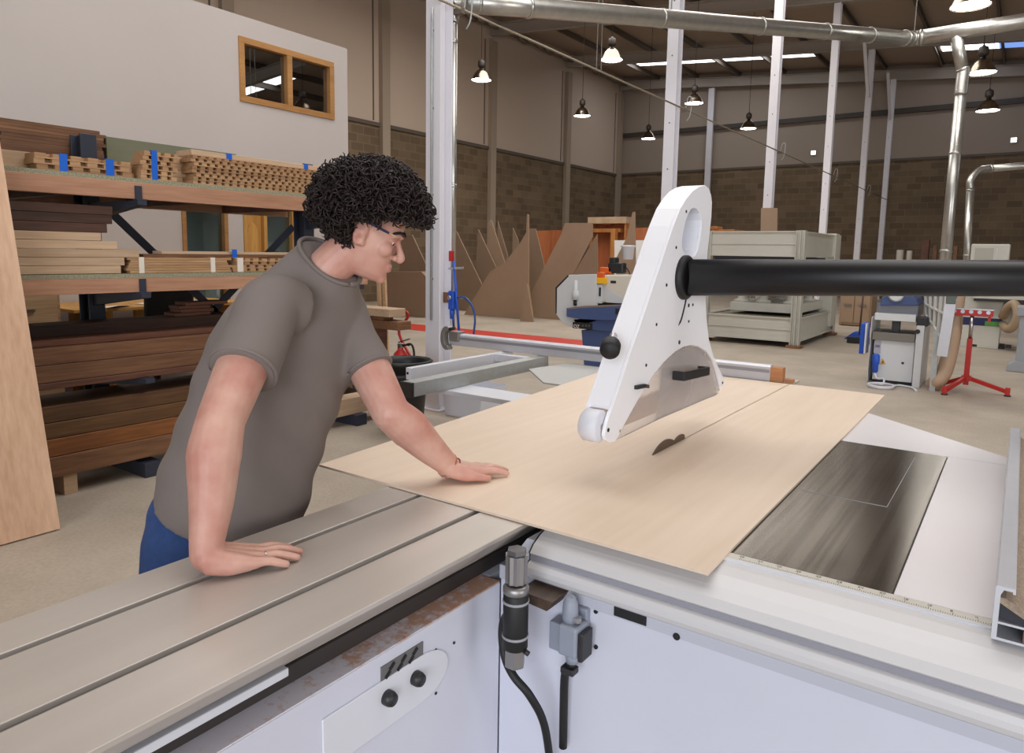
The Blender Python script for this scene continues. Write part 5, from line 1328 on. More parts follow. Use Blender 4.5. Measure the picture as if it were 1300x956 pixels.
e0, e1 = ony(1208, 376, YL-.02), ony(1196, 452, YL-.02)
MB().bar(e0+Vector((0, 0, -.02)), e1, .11, .06, (0, 1, 0)).build('end_rail', M_alu, lf_)
MB().box(e0.x-.05, e0.x+.05, YL-.06, YL+.06, e0.z-.09, e0.z+.01).build('rail_cap', mat('cap_grey_green', srgb(90, 98, 92), .5), lf_, bevel=.01)
lgp = ony(1190, 420, YL+.1)
MB().box(lgp.x-.03, lgp.x+.03, YL+.08, YL+.14, 0.0, lgp.z).build('leg', M_galv, lf_)
# tan suction hose behind it
hp = [ony(1216, 371, 10.25), ony(1213, 395, 10.25), ony(1210, 425, 10.2), ony(1204, 455, 10.05), ony(1198, 473, 9.95), ony(1190, 484, 9.9), ony(1184, 489, 9.95)]
hs_ = spline(hp, 10); rr = [.085*(1+.045*(i % 2)) for i in range(len(hs_))]
o = MB().tube(hs_, rr, 18).build('suction_hose', mat('tan_hose', srgb(178, 150, 124), .5))
solo(o, (hs_[-1].x, hs_[-1].y, 0.02), 'ribbed tan suction hose curving to the floor beside the red stand', 'hose')

# ------------------------------------------------------------------ red roller stand
rs = thing('roller_stand', (-.46, 10.1, 0), 'red tripod roller stand with a row of steel rollers', 'roller stand')
C0 = Vector((-.462, 10.1, 0))
MB().box(C0.x-.028, C0.x+.028, C0.y-.028, C0.y+.028, .08, .64).build('outer_tube', M_red, rs, bevel=.004)
MB().cyl((C0.x, C0.y, .64), (C0.x, C0.y, .93), .021, 16).build('inner_tube', M_steel, rs)
MB().cyl((C0.x+.03, C0.y, .56), (C0.x+.075, C0.y, .56), .014, 10).build('clamp_screw', M_black, rs)
MB().box(C0.x-.05, C0.x+.05, C0.y-.05, C0.y+.05, .13, .19).build('leg_socket', M_red, rs, bevel=.004)
for (u, v) in ((1279, 500), (1199, 498), (1197, 489)):
    e = onz(u, v, .03)
    e.z = .05
    l = MB().bar(C0+Vector((0, 0, .17)), e, .04, .045).build('leg', M_red, rs, bevel=.003)
    MB().box(e.x-.025, e.x+.025, e.y-.025, e.y+.025, 0.012, .10).build('leg_end', M_red, l, bevel=.004)
    MB().lathe([(.035, 0), (.035, .012), (.02, .02)], (e.x, e.y, 0), n=14).build('rubber_foot', M_black, l)
hx0, hx1 = ony(1206, 392, 10.1).x, ony(1262, 392, 10.1).x; hz = ony(1232, 397, 10.1).z
for y in (10.07, 10.13): MB().box(hx0, hx1, y-.004, y+.004, hz-.03, hz+.035).build('roller_rail', M_red, rs)
MB().box(hx0, hx1, 10.066, 10.134, hz-.036, hz-.031).build('rail_bottom', M_red, rs)
MB().box(hx0-.002, hx1+.002, 10.062, 10.138, hz+.036, hz+.050).build('steel_strip', M_steel, rs)
for i in range(5):
    x = hx0+.05+(hx1-hx0-.1)*i/4
    MB().cyl((x, 10.06, hz+.012), (x, 10.14, hz+.012), .022, 14).build('roller', M_steel, rs)
MB().box(hx1-.05, hx1-.02, 10.09, 10.11, hz-.10, hz-.037).build('hook', M_red, rs)

# ------------------------------------------------------------------ machines at the right edge
wm = thing('edge_bander', (-.5, 15.6, 0), 'white machine with a navy and green stripe behind the red stand', 'machine')
YW = 15.4
def wq(u, v, dy=0.0): return ony(u, v, YW+dy)
def wbx(nm, u0, v0, u1, v1, dy, t, m, bev=.008):
    a, b = wq(u0, v1, dy), wq(u1, v0, dy)
    return MB().box(a.x, b.x, YW+dy, YW+dy+t, max(a.z, 0.0), b.z).build(nm, m, wm, bevel=bev)
wbx('cabinet', 1217, 372, 1274, 441, 0, .8, M_cream)
wbx('navy_stripe', 1221, 405, 1273, 412, -.004, .003, mat('navy_stripe', srgb(30, 36, 84), .5), 0)
wbx('green_badge', 1250, 409, 1272, 413.5, -.008, .003, mat('green_badge', srgb(84, 160, 60), .5), 0)
wbx('plinth', 1216, 441, 1275, 444.5, .05, .7, M_dark, .004)
wbx('feed_table', 1235, 375.5, 1310, 378.5, -.3, .3, M_cream, .004); wbx('feed_table_underside', 1236, 378.6, 1310, 382, -.29, .28, M_dark, .004)
wbx('hood_post', 1262, 330, 1274, 374, .3, .2, M_cream); 
wbx('hood', 1231, 310, 1283, 336, .2, .5, M_cream, .02)
wbx('hood_recess', 1236, 315, 1262, 336, .195, .003, mat('hood_recess_grey', srgb(180, 176, 164), .5), 0)
wbx('hood_handle', 1264, 315, 1267, 332, .185, .01, M_white, .002)
wbx('foot', 1276, 439, 1284, 442, -.1, .2, M_dark, .003)
rm = thing('grey_machine', (.15, 12.6, 0), 'grey machine post cut off by the right edge of the photo', 'machine')
MB().box(.00, .16, 12.4, 12.55, .06, .80).build('post', mat('post_grey', srgb(150, 152, 156), .5), rm, bevel=.01)
MB().box(-.04, .6, 12.35, 12.9, .80, .93).build('bed', MATS['post_grey'], rm, bevel=.01)
MB().prism([(-.10, 12.36, 0), (.24, 12.36, 0), (.24, 12.36, .05), (.16, 12.36, .13), (.00, 12.36, .16), (-.08, 12.36, .10)], (0, .5, 0)).build('foot', MATS['post_grey'], rm, bevel=.01)
MB().tube(spline([ony(1273, 402, 15.2), ony(1280, 390, 15), ony(1288, 386, 14.9), ony(1292, 398, 14.8), ony(1288, 412, 14.8), ony(1280, 418, 14.9), ony(1273, 412, 15.3)], 6), .07, 12).build('looped_hose', mat('tan_coil', srgb(160, 138, 112), .6), wm)
pd = thing('foot_pedal', (-2.1, 13.5, 0), 'blue foot pedal on the floor left of the planer', 'pedal')
a = onz(1086, 431, .0)
MB().prism([a+Vector((-.2, 0, .01)), a+Vector((-.05, .02, .14)), a+Vector((.12, .02, .14)), a+Vector((.14, 0, .01))], (0, .3, 0)).build('cover', M_bluep, pd, bevel=.01)
MB().box(a.x-.2, a.x+.15, a.y-.01, a.y+.33, 0, .009).build('base', M_dark, pd)
bt = thing('broom', (-2.6, 14, 0), 'dark broom handle leaning on the brown cupboard left of the planer', 'broom')
MB().tube([ony(1091, 425, 14.5)*1.0, ony(1096, 372, 14.7)], .016, 8).build('handle', W_dark, bt)
q = ony(1091, 425, 14.5); MB().box(q.x-.2, q.x+.2, q.y-.05, q.y+.03, 0, .12).build('bristle_head', M_dark, bt, bevel=.01)

# bench with tools along the far wall
bn = thing('work_bench', (-4.5, 26.5, 0), 'dark workbench along the far block wall behind the duct', 'bench')
YV = 26.5
a, b = ony(1122, 330, YV), ony(1216, 330, YV)
MB().box(a.x, b.x, YV, YV+.8, 1.02, 1.1).build('bench_top', W_dark, bn)
for x in (a.x+.1, b.x-.2): 
    for y in (YV+.05, YV+.65): MB().box(x, x+.1, y, y+.1, 0, 1.02).build('leg', W_dark, bn)
for i, (u0, u1, v0, m, nm, lb) in enumerate(((1137, 1147, 318, M_sc, 'tin', 'pale tin at the left end of the far workbench'), (1150, 1158, 319, M_sc, 'tin', 'pale tin second from the left on the far workbench'), (1169, 1180, 305, W_red, 'wooden_box', 'red-brown wooden box on the far workbench'), (1184, 1190, 312, W_brown, 'wooden_box', 'slim brown box right of the red-brown box on the far workbench'), (1210, 1216, 312, W_brown, 'wooden_box', 'brown box on the far workbench right of the vertical duct'))):
    p, q = ony(u0, 325, YV+.2), ony(u1, v0, YV+.2)
    o = MB().box(p.x, q.x, YV+.2, YV+.45, 1.1, q.z)
    if nm == 'tin': o = MB().lathe([((q.x-p.x)/2, 0), ((q.x-p.x)/2, q.z-1.1), ((q.x-p.x)/2*.9, q.z-1.1+.02)], ((p.x+q.x)/2, YV+.32, 1.1), n=16)
    o = o.build(nm, m); solo(o, ((p.x+q.x)/2, YV+.32, 1.1), lb, 'box' if nm != 'tin' else 'tin')
# small emergency lights high on the back wall
for u, v, lb in ((1033, 194, 'small white light on the back wall between the white columns'), (1287, 178, 'small white light on the back wall near the right edge')):
    p = ony(u, v, YB-.02)
    r = thing('wall_light', (p.x, YB-.05, p.z), lb, 'light', 'wall lights')
    MB().box(p.x-.1, p.x+.1, YB-.07, YB-.001, p.z-.09, p.z+.09).build('housing', M_white, r, bevel=.01)
    MB().box(p.x-.085, p.x+.085, YB-.078, YB-.071, p.z-.075, p.z+.075).build('lens', mat('wall_light_glow', (1, 1, 1, 1), .4, emit=(1, 1, 1, 1), emit_s=3.0), r)

# ------------------------------------------------------------------ floor items between man and column
bi = thing('black_bin', (-4.35, 4.35, 0), 'black plastic dustbin behind the forearm of the man', 'bin')
bc = onz(492, 550, 0); rim = 0.0
c = Vector((-4.28, 4.42, 0))
MB().lathe([(.155, 0), (.16, .004), (.215, .60), (.24, .605), (.245, .63), (.235, .64), (.215, .625), (.205, .58), (.15, .012), (.0001, .012)], c, n=36).build('bin_body', mat('bin_black', srgb(28, 28, 30), .45), bi)
MB().lathe([(.222, .50), (.232, .505), (.232, .53), (.222, .535)], c, n=36, cap=False).build('rim_band', MATS['bin_black'], bi)
wbn = thing('white_crate', (-3.6, 4.6, 0), 'white plastic box on the floor beneath the outrigger frame', 'box')
a, b = onz(566, 527, 0), onz(604, 512, 0)
MB().prism([(a.x-.0, a.y, .003), (a.x+.42, a.y, .003), (a.x+.42, a.y+.35, .003), (a.x, a.y+.35, .003)], (0, 0, .012)).build('base', M_white, wbn)
for s in ([(0, 0), (.42, 0), (.45, -.03), (-.03, -.03)], [(0, .35), (.42, .35), (.45, .38), (-.03, .38)], [(0, 0), (0, .35), (-.03, .38), (-.03, -.03)], [(.42, 0), (.42, .35), (.45, .38), (.45, -.03)]):
    p0, p1, p2, p3 = [Vector((a.x+x, a.y+y, 0)) for x, y in s]
    n_ = Vector((0, 0, 0))
    MB().prism([p0+Vector((0, 0, .016)), p1+Vector((0, 0, .016)), p2+Vector((0, 0, .30)), p3+Vector((0, 0, .30))], ((p3-p0)+(p2-p1)).normalized()*.004).build('side', M_white, wbn)
# trolley with red handle, its load, the fire extinguisher
tr = thing('platform_trolley', (-5.3, 5.2, 0), 'wooden platform trolley with a bent red tube handle behind the bin', 'trolley')
tq = lambda u, v, y=5.0: ony(u, v, y)
tx0, tx1 = tq(400, 500).x, tq(484, 500).x
MB().box(tx0-.3, tx1, 5.0, 5.7, .16, .24).build('platform', W_pine, tr, bevel=.004)
for x in (tx0-.2, tx1-.12):
    for y in (5.08, 5.62): MB().cyl((x, y-.02, .075), (x, y+.02, .075), .07, 16).build('wheel', M_black, tr); MB().box(x-.03, x+.03, y-.035, y+.035, .075, .159).build('wheel_fork', M_steel, tr)
hpt = [tq(497, 442, 5.75), tq(507, 425, 5.75), tq(517, 404, 5.75), tq(518, 399, 5.75), tq(514, 395.5, 5.75), tq(498, 394, 5.75), tq(484, 395, 5.75)]
hpt[0] = Vector((tx1-.02, 5.66, .20))
MB().tube(spline(hpt, 6), .016, 10).build('handle', M_red, tr)
for i, (u0, u1, v0, v1, m) in enumerate(((436, 505, 409, 420, W_brown), (440, 497, 391, 401, W_pale), (440, 484, 401.5, 408.5, W_brown))):
    p, q = tq(u0, v1, 5.35), tq(u1, v0, 5.35)
MB().tube(spline([tq(446, 478, 4.98), tq(450, 494, 4.97), tq(457, 505, 4.96), Vector((tq(463, 511, 4.98).x, 4.98, .2))], 6), .009, 8).build('pull_cord', M_black, tr)
LB = ['thick brown beam on the trolley behind the chest of the man', 'pale plank on top of the trolley load', 'short brown block between the beam and the plank on the trolley']
p = tq(505, 420, 5.3); q = tq(505, 409, 5.3)
loose('timber_beam', tq(430, 415, 5.3).x, p.x, 5.3, 5.5, p.z, q.z, W_brown, LB[0])
p2, q2 = tq(484, 408.6, 5.3), tq(484, 402, 5.3)
loose('timber_block', tq(440, 405, 5.3).x, p2.x, 5.32, 5.48, q.z+.001, q2.z, W_brown, LB[2], 'block')
loose('wooden_plank', tq(436, 395, 5.3).x, tq(496, 395, 5.3).x, 5.28, 5.52, q2.z+.001, tq(480, 391.5, 5.3).z, W_pale, LB[1])
# bearers carry the beam above the trolley bed
loose('timber_block', p.x-.55, p.x-.35, 5.3, 5.5, .241, p.z-.001, W_red, 'dark upright block carrying the brown beam on the trolley', 'block')
for i, u in enumerate((474, 481)):
    p_, q_ = tq(u, 392, 6.1), tq(u-5, 364, 6.1)
    o = MB().bar(Vector((p_.x+.1, 6.15, 0.0)), Vector((q_.x-.05, 6.3, q_.z+.2)), .05, .03, (0, 1, 0)).build('timber_batten', W_pine)
    solo(o, (p_.x, 6.15, 0), 'pale batten standing behind the trolley, '+('left one', 'right one')[i], 'batten', 'battens behind the trolley')
fe = thing('fire_extinguisher', (-4.61, 4.72, 0), 'red fire extinguisher standing behind the black bin', 'extinguisher')
ec = Vector((-4.61, 4.72, 0))
MB().lathe([(.07, 0), (.078, .015), (.078, .56), (.06, .63), (.028, .66), (.028, .68)], ec, n=24).build('cylinder', M_red, fe)
MB().box(ec.x-.022, ec.x+.022, ec.y-.02, ec.y+.02, .68, .72).build('valve', M_steel, fe, bevel=.004)
MB().bar(ec+Vector((-.02, 0, .73)), ec+Vector((.11, 0, .77)), .02, .008).bar(ec+Vector((-.02, 0, .715)), ec+Vector((.11, 0, .71)), .02, .008).build('trigger', M_black, fe)
MB().tube(spline([ec+Vector((.03, 0, .70)), ec+Vector((.14, 0, .72)), ec+Vector((.17, 0, .58)), ec+Vector((.11, 0, .3))], 6), .01, 8).build('hose', M_black, fe)
# ------------------------------------------------------------------ the man at the saw
man = thing('person', (-1.70, 1.05, 0), 'man with dark curly hair, grey T-shirt and jeans leaning over the saw', 'person')
def fuse(mb, name, m, parent, voxel, smooth=6, factor=0.5, disp=None):
    """merge overlapping solids into one continuous skin"""
    me = bpy.data.meshes.new(name)
    me.from_pydata([tuple(v) for v in mb.v], [], mb.f); me.update()
    bm = bmesh.new(); bm.from_mesh(me); bmesh.ops.recalc_face_normals(bm, faces=bm.faces); bm.to_mesh(me); bm.free()
    t = bpy.data.objects.new(name+'_t', me); COL.objects.link(t)
    r = t.modifiers.new('r', 'REMESH'); r.mode = 'VOXEL'; r.voxel_size = voxel
    if smooth:
        s = t.modifiers.new('s', 'SMOOTH'); s.iterations = smooth; s.factor = factor
    dg = bpy.context.evaluated_depsgraph_get(); dg.update()
    out = bpy.data.meshes.new_from_object(t.evaluated_get(dg))
    bpy.data.objects.remove(t)
    if disp:
        for v in out.vertices: v.co = disp(v.co)
    out.transform(Matrix.Translation(-wloc(parent)))
    for p in out.polygons: p.use_smooth = True
    out.materials.clear(); out.materials.append(m); out.name = name
    o = bpy.data.objects.new(name, out); COL.objects.link(o); o.parent = parent
    return o
def limb(mb, pts, rads, n=18, step=0.015):
    """rounded limb with spheres at its ends; radii may be (wide, thick) pairs"""
    P = [Vector(p) for p in pts]
    mb.tube(spline(P, 6), list(np.interp(np.linspace(0, len(P)-1, 6*(len(P)-1)+1), range(len(P)), rads)), n)
    mb.ball(P[0], rads[0], 8); mb.ball(P[-1], rads[-1], 8)
def skin_material():
    M = bpy.data.materials.new('skin'); M.use_nodes = True; nt = M.node_tree; b = nt.nodes['Principled BSDF']
    tc = nt.nodes.new('ShaderNodeTexCoord'); nz = nt.nodes.new('ShaderNodeTexNoise'); nz.inputs['Scale'].default_value = 9; nz.inputs['Detail'].default_value = 5
    nt.links.new(tc.outputs['Object'], nz.inputs['Vector'])
    rp = nt.nodes.new('ShaderNodeValToRGB'); rp.color_ramp.elements[0].color = srgb(188, 132, 117); rp.color_ramp.elements[1].color = srgb(208, 166, 149)
    rp.color_ramp.elements[0].position = .35; rp.color_ramp.elements[1].position = .65
    nt.links.new(nz.outputs['Fac'], rp.inputs[0]); nt.links.new(rp.outputs[0], b.inputs['Base Color'])
    b.inputs['Roughness'].default_value = .5
    b.inputs['Subsurface Weight'].default_value = .12; b.inputs['Subsurface Radius'].default_value = (.012, .005, .003); b.inputs['Subsurface Scale'].default_value = 1.0
    return M
M_skin = skin_material()
M_shirt = mat('grey_brown_cotton', srgb(121, 111, 106), .9, noise_amt=.06, noise_scale=5, bump=.25, bump_scale=14)
M_jean = mat('blue_denim', srgb(48, 76, 128), .85, noise_amt=.15, noise_scale=60, bump=.2)
M_hair = mat('dark_hair', srgb(40, 31, 29), .55, spec=.3)

# joints
PEL = Vector((-1.675, 1.05, .86)); NECK = Vector((-1.555, 1.295, 1.47))
RS, RE, RW = Vector((-1.515, 1.095, 1.415)), Vector((-1.385, .868, 1.19)), Vector((-1.302, .775, .958))
LS, LE, LW = Vector((-1.585, 1.375, 1.385)), Vector((-1.355, 1.352, 1.125)), Vector((-1.295, 1.515, .958))
HC = Vector((-1.470, 1.380, 1.612))
HF = Vector((.74, .60, -.40)).normalized(); HU = Vector((.10, .05, 1)); HU = (HU-HF*HU.dot(HF)).normalized(); HL = HU.cross(HF)
def hd(x, y, z): return HC+HF*x+HL*y+HU*z
# the hair stands off the skull more upright than the tilted face
GF = Vector((.78, .62, -.14)).normalized(); GU = (HU+HF*.0); GU = (Vector((0, 0, 1))-GF*GF.z).normalized(); GL = GU.cross(GF)
def hr_(x, y, z): return HC+GF*x+GL*y+GU*z

body = MB()
# head as stacked sections: (height, front, back, half width)
secs = [(-.121, .058, -.020, .016), (-.114, .078, .000, .032), (-.098, .088, .018, .045), (-.080, .089, .036, .053), (-.062, .088, .055, .059), (-.040, .085, .072, .065), (-.018, .080, .084, .069), (.004, .079, .092, .071), (.024, .088, .097, .074), (.048, .089, .099, .0765), (.072, .081, .094, .074), (.094, .062, .078, .062), (.110, .036, .048, .040), (.118, .010, .014, .012)]
n = 40; vs = []
for z, fz, bz, w in secs:
    for k in range(n):
        a = 2*PI*k/n; c, s = math.cos(a), math.sin(a)
        e = 2/2.35
        x = (fz if c > 0 else bz)*abs(c)**e*(1 if c > 0 else -1)
        y = w*abs(s)**e*(1 if s > 0 else -1)
        vs.append(hd(x, y, z))
k_ = len(secs)
fs = [(i*n+j, i*n+(j+1) % n, (i+1)*n+(j+1) % n, (i+1)*n+j) for i in range(k_-1) for j in range(n)]+[list(range(n))[::-1], [(k_-1)*n+j for j in range(n)]]
body.add(vs, fs)
# nose, brow, lips, chin, ears
limb(body, [hd(.076, 0, .020), hd(.094, 0, -.008), hd(.110, 0, -.030), hd(.108, 0, -.037)], [.008, .009, .0115, .011], 12)
for s in (-1, 1):
    body.ball(hd(.096, s*.0125, -.037), .0095, 8)
    body.tube(spline([hd(.070, s*.052, .018), hd(.083, s*.030, .024), hd(.089, s*.008, .020)], 4), .0085, 8)
    body.ball(hd(.0670, s*.031, .0045), .0138, 10)     # upper lid
    body.ball(hd(.062, s*.042, -.022), .024, 8)           # cheek
    # ear: rim and shell
    ring_ = [hd(-.006-.003*math.cos(t)+.016*math.cos(t), s*(.078+.006*(1-math.cos(t))*.5), -.004+.031*math.sin(t)) for t in [2*PI*i/18 for i in range(19)]]
    body.tube(ring_, .0055, 8)
    body.ball(hd(-.002, s*.075, -.004), .016, 8, (1, 1, 1)); body.ball(hd(.004, s*.074, -.028), .011, 8)
body.tube(spline([hd(.074, -.026, -.066), hd(.090, -.010, -.0625), hd(.0925, 0, -.0635), hd(.090, .010, -.0625), hd(.074, .026, -.066)], 4), .0055, 8)
body.tube(spline([hd(.074, -.023, -.071), hd(.090, -.009, -.0745), hd(.092, 0, -.075), hd(.090, .009, -.0745), hd(.074, .023, -.071)], 4), .0065, 8)
body.ball(hd(.078, 0, -.103), .017, 8)
# neck, trunk
limb(body, [NECK+Vector((-.03, -.03, -.06)), NECK+Vector((.0, .01, .03)), hd(-.025, 0, -.055), hd(-.02, 0, .0)], [.072, .060, .058, .062])
sp0 = [PEL, PEL.lerp(NECK, .33)+Vector((-.02, 0, 0)), PEL.lerp(NECK, .66)+Vector((-.015, 0, 0)), NECK+Vector((-.02, -.02, -.05))]
limb(body, sp0, [.135, .12, .125, .085])
limb(body, [RS+Vector((0, .02, -.03)), NECK+Vector((-.03, -.02, -.07)), LS+Vector((0, -.02, -.03))], [.055, .075, .055])
# arms
def arm(S, E, W, bulge):
    limb(body, [S, S.lerp(E, .5)+bulge*.4, E], [.058, .060, .051])
    limb(body, [E, E.lerp(W, .28)+bulge*.5, E.lerp(W, .65), W], [.051, .056, .045, .033])
arm(RS, RE, RW, Vector((.0, -.012, 0))); arm(LS, LE, LW, Vector((0, .01, 0)))
# hands: palm rays, five fingers of their own length
def hand(W, d, side, zs, spread, bend):
    """side = +1 when the thumb lies to the left of the finger direction d"""
    d = Vector((d[0], d[1], 0)); d.normalize(); l = Vector((-d.y, d.x, 0))*side
    def q(f, t, z): return Vector((W.x, W.y, 0))+d*f+l*t+Vector((0, 0, zs+z))
    ks = [(.098, .034), (.104, .012), (.099, -.011), (.088, -.033)]
    lens = [.076, .084, .078, .062]
    for (f, t), L, a, b in zip(ks, lens, spread, bend):
        k = q(f, t, .021)
        limb(body, [q(0.0, t*.55, .040), q(.045, t*.85, .031), k], [.023, .0190, .0140], 12)
        ca, sa = math.cos(a), math.sin(a)
        def fp(s, z): return q(f+L*s*ca, t+L*s*sa, z)
        limb(body, [k, fp(.42, .019+b), fp(.74, .0135+b*.6), fp(1.0, .0085)], [.0116, .0100, .0092, .0078], 12)
        nails.append((fp(.90, .0085+.0072), d*ca+l*sa, L))
    limb(body, [q(.005, -.02, .026), q(.04, -.030, .022), q(.075, -.031, .018)], [.020, .020, .014], 12)     # outer edge
    limb(body, [q(.012, .022, .030), q(.040, .042, .022), q(.062, .052, .017)], [.020, .0185, .0125], 12)       # ball of the thumb
    limb(body, [q(.062, .052, .017), q(.084, .060, .014), q(.104, .060, .0105)], [.0118, .0104, .0078], 12)
    nails.append((q(.098, .060, .0105+.0078), d, .06))
    limb(body, [Vector(W), q(0.0, 0.0, .042)], [.033, .033], 14)
nails = []
hand(RW, (.10, .20), 1, .9005, [.08, .02, -.04, -.10], [.004, .005, .004, .002])
hand(LW, (.085, .20), -1, .9088, [.12, .03, -.05, -.14], [.004, .006, .004, .002])
# legs inside the jeans
RH, LH = PEL+Vector((-.01, -.095, -.05)), PEL+Vector((-.01, .095, -.05))
RK, LK = Vector((-1.63, .86, .47)), Vector((-1.66, 1.27, .47))
RA, LA = Vector((-1.72, .78, .09)), Vector((-1.76, 1.36, .09))
for H, K, A in ((RH, RK, RA), (LH, LK, LA)):
    limb(body, [H, H.lerp(K, .5), K], [.085, .075, .055]); limb(body, [K, K.lerp(A, .35), A], [.055, .055, .038])
    limb(body, [A+Vector((-.03, 0, -.04)), A+Vector((.06, 0, -.045)), A+Vector((.15, 0, -.06))], [.036, .036, .025])
skin = fuse(body, 'body', M_skin, man, .0036, 5, .5)

# T-shirt: rings along the leaning trunk, sleeves, a low collar
shirt = MB()
up = (NECK-PEL).normalized()
ring_s = [(.885, .186, .160, .018), (.93, .188, .162, .020), (1.02, .187, .160, .022), (1.12, .190, .156, .024), (1.21, .196, .150, .020), (1.29, .203, .142, .010), (1.36, .200, .130, 0), (1.415, .180, .114, -.012), (1.46, .135, .100, -.020), (1.495, .100, .088, -.018), (1.530, .078, .076, -.012)]
n = 48; vs = []
for z, b, a, off in ring_s:
    t = (z-PEL.z)/(NECK.z-PEL.z)
    c = PEL.lerp(NECK, t)+Vector((-.035*math.sin(PI*min(1, max(0, t)))+off, -.012*math.sin(PI*min(1, max(0, t))), 0)); c.z = z
    for k in range(n):
        th = 2*PI*k/n; cx_, sx_ = math.cos(th), math.sin(th)
        e = 2/2.3
        rx = a*abs(cx_)**e*(1 if cx_ > 0 else -1); ry = b*abs(sx_)**e*(1 if sx_ > 0 else -1)
        # the ring planes follow the lean a little
        vs.append(c+Vector((rx, ry, -ry*.06-rx*(.42 if z < 1.44 else .42+.38*min(1, (z-1.44)/.07)))))
k_ = len(ring_s)
fs = [(i*n+j, i*n+(j+1) % n, (i+1)*n+(j+1) % n, (i+1)*n+j) for i in range(k_-1) for j in range(n)]+[list(range(n))[::-1], [(k_-1)*n+j for j in range(n)]]
shirt.add(vs, fs)
def sleeve(S, E, f, r0, r1):
    e = S.lerp(E, f); i = S+(NECK-S)*.35+Vector((0, 0, -.03))
    pts = spline([i, S+Vector((0, 0, .004)), S.lerp(E, f*.5), e], 6)
    rr = np.interp(np.linspace(0, 3, len(pts)), [0, 1, 2, 3], [.082, .078, (r0+r1)/2, r1])
    shirt.tube(pts, list(rr), 24)
    shirt.ball(S+Vector((0, 0, -.005)), .077, 10)
    return e
rse = sleeve(RS, RE, .60, .076, .079); lse = sleeve(LS, LE, .60, .068, .069)
def folds(co):
    a = noise.noise(Vector((co.x*7+3, co.y*7, co.z*3.2)))*.010
    # drag folds running from the armpits towards the belly
    b = math.sin((co.z*1.0+co.y*.9)*42)*.0035*max(0, min(1, (1.36-co.z)/.15))
    d = Vector((co.x-(-1.62), co.y-1.16, 0))
    if d.length > 1e-4: d.normalize()
    return co+d*(a+b)
tee = fuse(shirt, 't_shirt', M_shirt, man, .006, 10, .5, folds)
# rolled collar and cuffs
ca_ = vs[-n:]+[vs[-n]]
MB().tube(ca_, .0065, 8).build('collar', M_shirt, tee)
for e, S, E, r in ((rse, RS, RE, .0765), (lse, LS, LE, .0665)):
    ax = (E-S).normalized(); a1 = ax.cross(Vector((0, 0, 1))).normalized(); b1 = ax.cross(a1)
    MB().tube([e-ax*.006+a1*(r*math.cos(t))+b1*(r*math.sin(t)) for t in [2*PI*i/28 for i in range(29)]], .0042, 8).build('sleeve_hem', M_shirt, tee)
# jeans
jm = MB()
limb(jm, [PEL+Vector((0, 0, .09)), PEL+Vector((-.005, 0, 0)), PEL+Vector((-.01, 0, -.06))], [.130, .142, .140], 28)
jm.ball(PEL+Vector((-.03, -.065, .0)), .115, 12); jm.ball(PEL+Vector((-.03, .065, .0)), .115, 12)
for H, K, A in ((RH, RK, RA), (LH, LK, LA)):
    limb(jm, [H, H.lerp(K, .5), K], [.112, .098, .078]); limb(jm, [K, K.lerp(A, .4), A+Vector((0, 0, -.02))], [.078, .074, .068])
jn = fuse(jm, 'jeans', M_jean, man, .008, 8)
for A in (RA, LA):
    s = MB()
    limb(s, [A+Vector((-.045, 0, -.045)), A+Vector((.05, 0, -.042)), A+Vector((.16, .0, -.056))], [.044, .044, .033])
    o = fuse(s, 'shoe', M_dark, man, .006, 6)
    MB().prism([(A.x-.085, A.y-.04, .001), (A.x+.17, A.y-.042, .001), (A.x+.20, A.y, .001), (A.x+.17, A.y+.042, .001), (A.x-.085, A.y+.04, .001)], (0, 0, .018)).build('sole', M_black, o, bevel=.004)
# eyes, brows
for s in (-1, 1):
    e = MB().ball(hd(.0690, s*.031, .000), .0118, 10).build('eye', mat('eye_white', srgb(225, 218, 212), .25), man)
    p = hd(.0690, s*.031, -.002)+HF*.0085
    MB().ball(p, .0052, 8).build('iris', mat('brown_iris', srgb(60, 38, 26), .2), e)
    MB().tube(spline([hd(.070, s*.056, .024), hd(.088, s*.034, .033), hd(.097, s*.012, .027)], 5), [.002]+[.0042]*9+[.003], 8).build('eyebrow', M_hair, man)
# finger nails, ring, bracelet
M_nail = mat('finger_nail', srgb(226, 182, 168), .35)
for p, d, L in nails:
    d = d.normalized(); sd_ = d.cross(Vector((0, 0, 1)))
    MB().obox(p-Vector((0, 0, .0016)), d, sd_, (0, 0, 1), .0055, .0042, .0010).build('finger_nail', M_nail, man)
def band(c, ax, r, t, nm, m):
    ax = Vector(ax).normalized(); a1 = ax.cross(Vector((0, 0, 1))).normalized(); b1 = a1.cross(ax)
    return MB().tube([Vector(c)+a1*(r*math.cos(u))+b1*(r*math.sin(u)) for u in [2*PI*i/20 for i in range(21)]], t, 6).build(nm, m, man)
dR = Vector((.10, .20, 0)).normalized(); lR = Vector((-dR.y, dR.x, 0))
k = Vector((RW.x, RW.y, .9005))+dR*.112-lR*.0125+Vector((0, 0, .0205))
band(k, dR, .0118, .0016, 'finger_ring', mat('silver', srgb(225, 225, 228), .2, 1.0))
wa = (LW-LE).normalized()
for j, (off, m) in enumerate(((-.002, mat('copper_bracelet', srgb(168, 100, 62), .4, .7)), (.012, mat('woven_bracelet', srgb(120, 62, 50), .8)))):
    band(LW+wa*off+Vector((0, 0, -.002)), wa+Vector((0, .15*(1-2*j), 0)), .0345, .0022, 'bracelet', m)

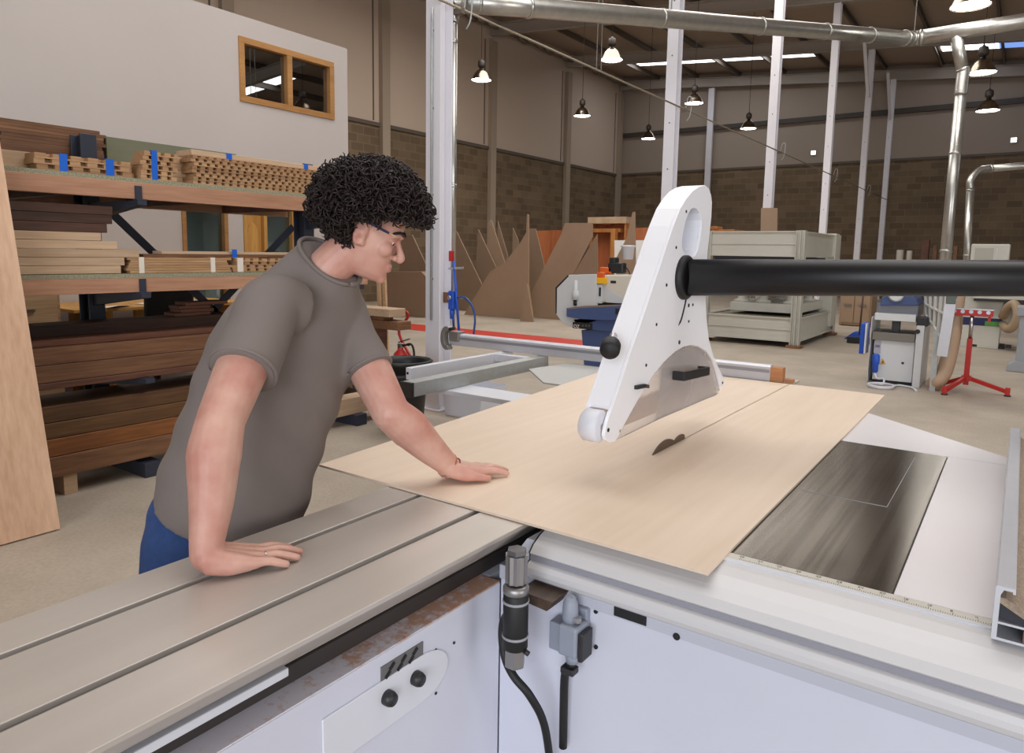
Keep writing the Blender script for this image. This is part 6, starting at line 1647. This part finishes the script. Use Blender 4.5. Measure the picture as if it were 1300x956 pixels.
# hair: a dark core under a mass of loose curls, open over the face and the ears
hr = MB()
HX, HY, HZ, HO = .160, .150, .124, .070
def hair_ok(x, y, z):
    if z < .040 and x > .050+.0*z: return False           # face and forehead edge
    if z < .055 and x > .075: return z > .036
    if z < .022 and x > -.030 and abs(y) > .03: return False   # ears
    if z < -.075: return False
    return True
core = []
n1, n2 = 36, 24
for i in range(n2+1):
    th = PI*i/n2
    for j in range(n1):
        ph = 2*PI*j/n1
        x, y, z = HX*.86*math.sin(th)*math.cos(ph), HY*.86*math.sin(th)*math.sin(ph), HO+HZ*.86*math.cos(th)
        if not hair_ok(x, y, z):
            # tuck inside the head
            q = Vector((x, y, z)); q = Vector((min(x, .035), max(-.05, min(.05, y)), max(z, .0)))
            x, y, z = q
        w = 1+.07*noise.noise(Vector((x*30, y*30, z*30)))
        core.append(hr_(x*w, y*w, z))
hr.add(core, [(i*n1+j, i*n1+(j+1) % n1, (i+1)*n1+(j+1) % n1, (i+1)*n1+j) for i in range(n2) for j in range(n1)], True)
rnd = random.Random(11)
cnt = 0
while cnt < 2800:
    u, v = rnd.uniform(-1, 1), rnd.uniform(0, 2*PI)
    s = math.sqrt(1-u*u); k = rnd.uniform(.86, 1.04)*(1+.07*noise.noise(Vector((s*math.cos(v)*2.2+5, s*math.sin(v)*2.2, u*2.2))))
    dx, dy, dz = s*math.cos(v), s*math.sin(v), u
    x, y, z = HX*dx*k, HY*dy*k, HO+HZ*dz*k
    if not hair_ok(x, y, z): continue
    cnt += 1
    c = Vector((x, y, z)); nrm_ = Vector((dx/HX, dy/HY, dz/HZ)).normalized()
    tg = Vector((rnd.uniform(-1, 1), rnd.uniform(-1, 1), rnd.uniform(-1.2, .6)))
    ax = (tg-nrm_*tg.dot(nrm_)*.6).normalized()
    a1 = ax.orthogonal().normalized(); b1 = ax.cross(a1)
    R0 = rnd.uniform(.005, .011); turns = rnd.uniform(1.0, 2.0); L = rnd.uniform(.026, .055); ph = rnd.uniform(0, 6.28)
    N = 13; P_ = []
    for i in range(N):
        t = i/(N-1); a = ph+2*PI*turns*t
        q = c+ax*((t-.5)*L)+a1*(R0*math.cos(a))+b1*(R0*math.sin(a))
        P_.append(hr_(*q))
    hr.tube(P_, [.0022]*(N-2)+[.0016, .0006], 4, cap=False)
hair = hr.build('hair', M_hair, man, fixn=False)
# carpenter's pencil tucked behind the ear
p0, p1 = hd(.010, -.088, .027), hd(.085, -.098, .022)
pcl = thing('pencil', p0, 'dark blue pencil with a pale tip tucked behind the ear of the man', 'pencil')
dP = (p1-p0).normalized()
MB().cyl(p0-dP*.06, p1-dP*.02, .0038, 6).build('shaft', mat('pencil_navy', srgb(30, 36, 84), .4), pcl)
MB().cyl(p1-dP*.02, p1+dP*.004, .0038, 6, .0008).build('sharpened_tip', W_pine, pcl)
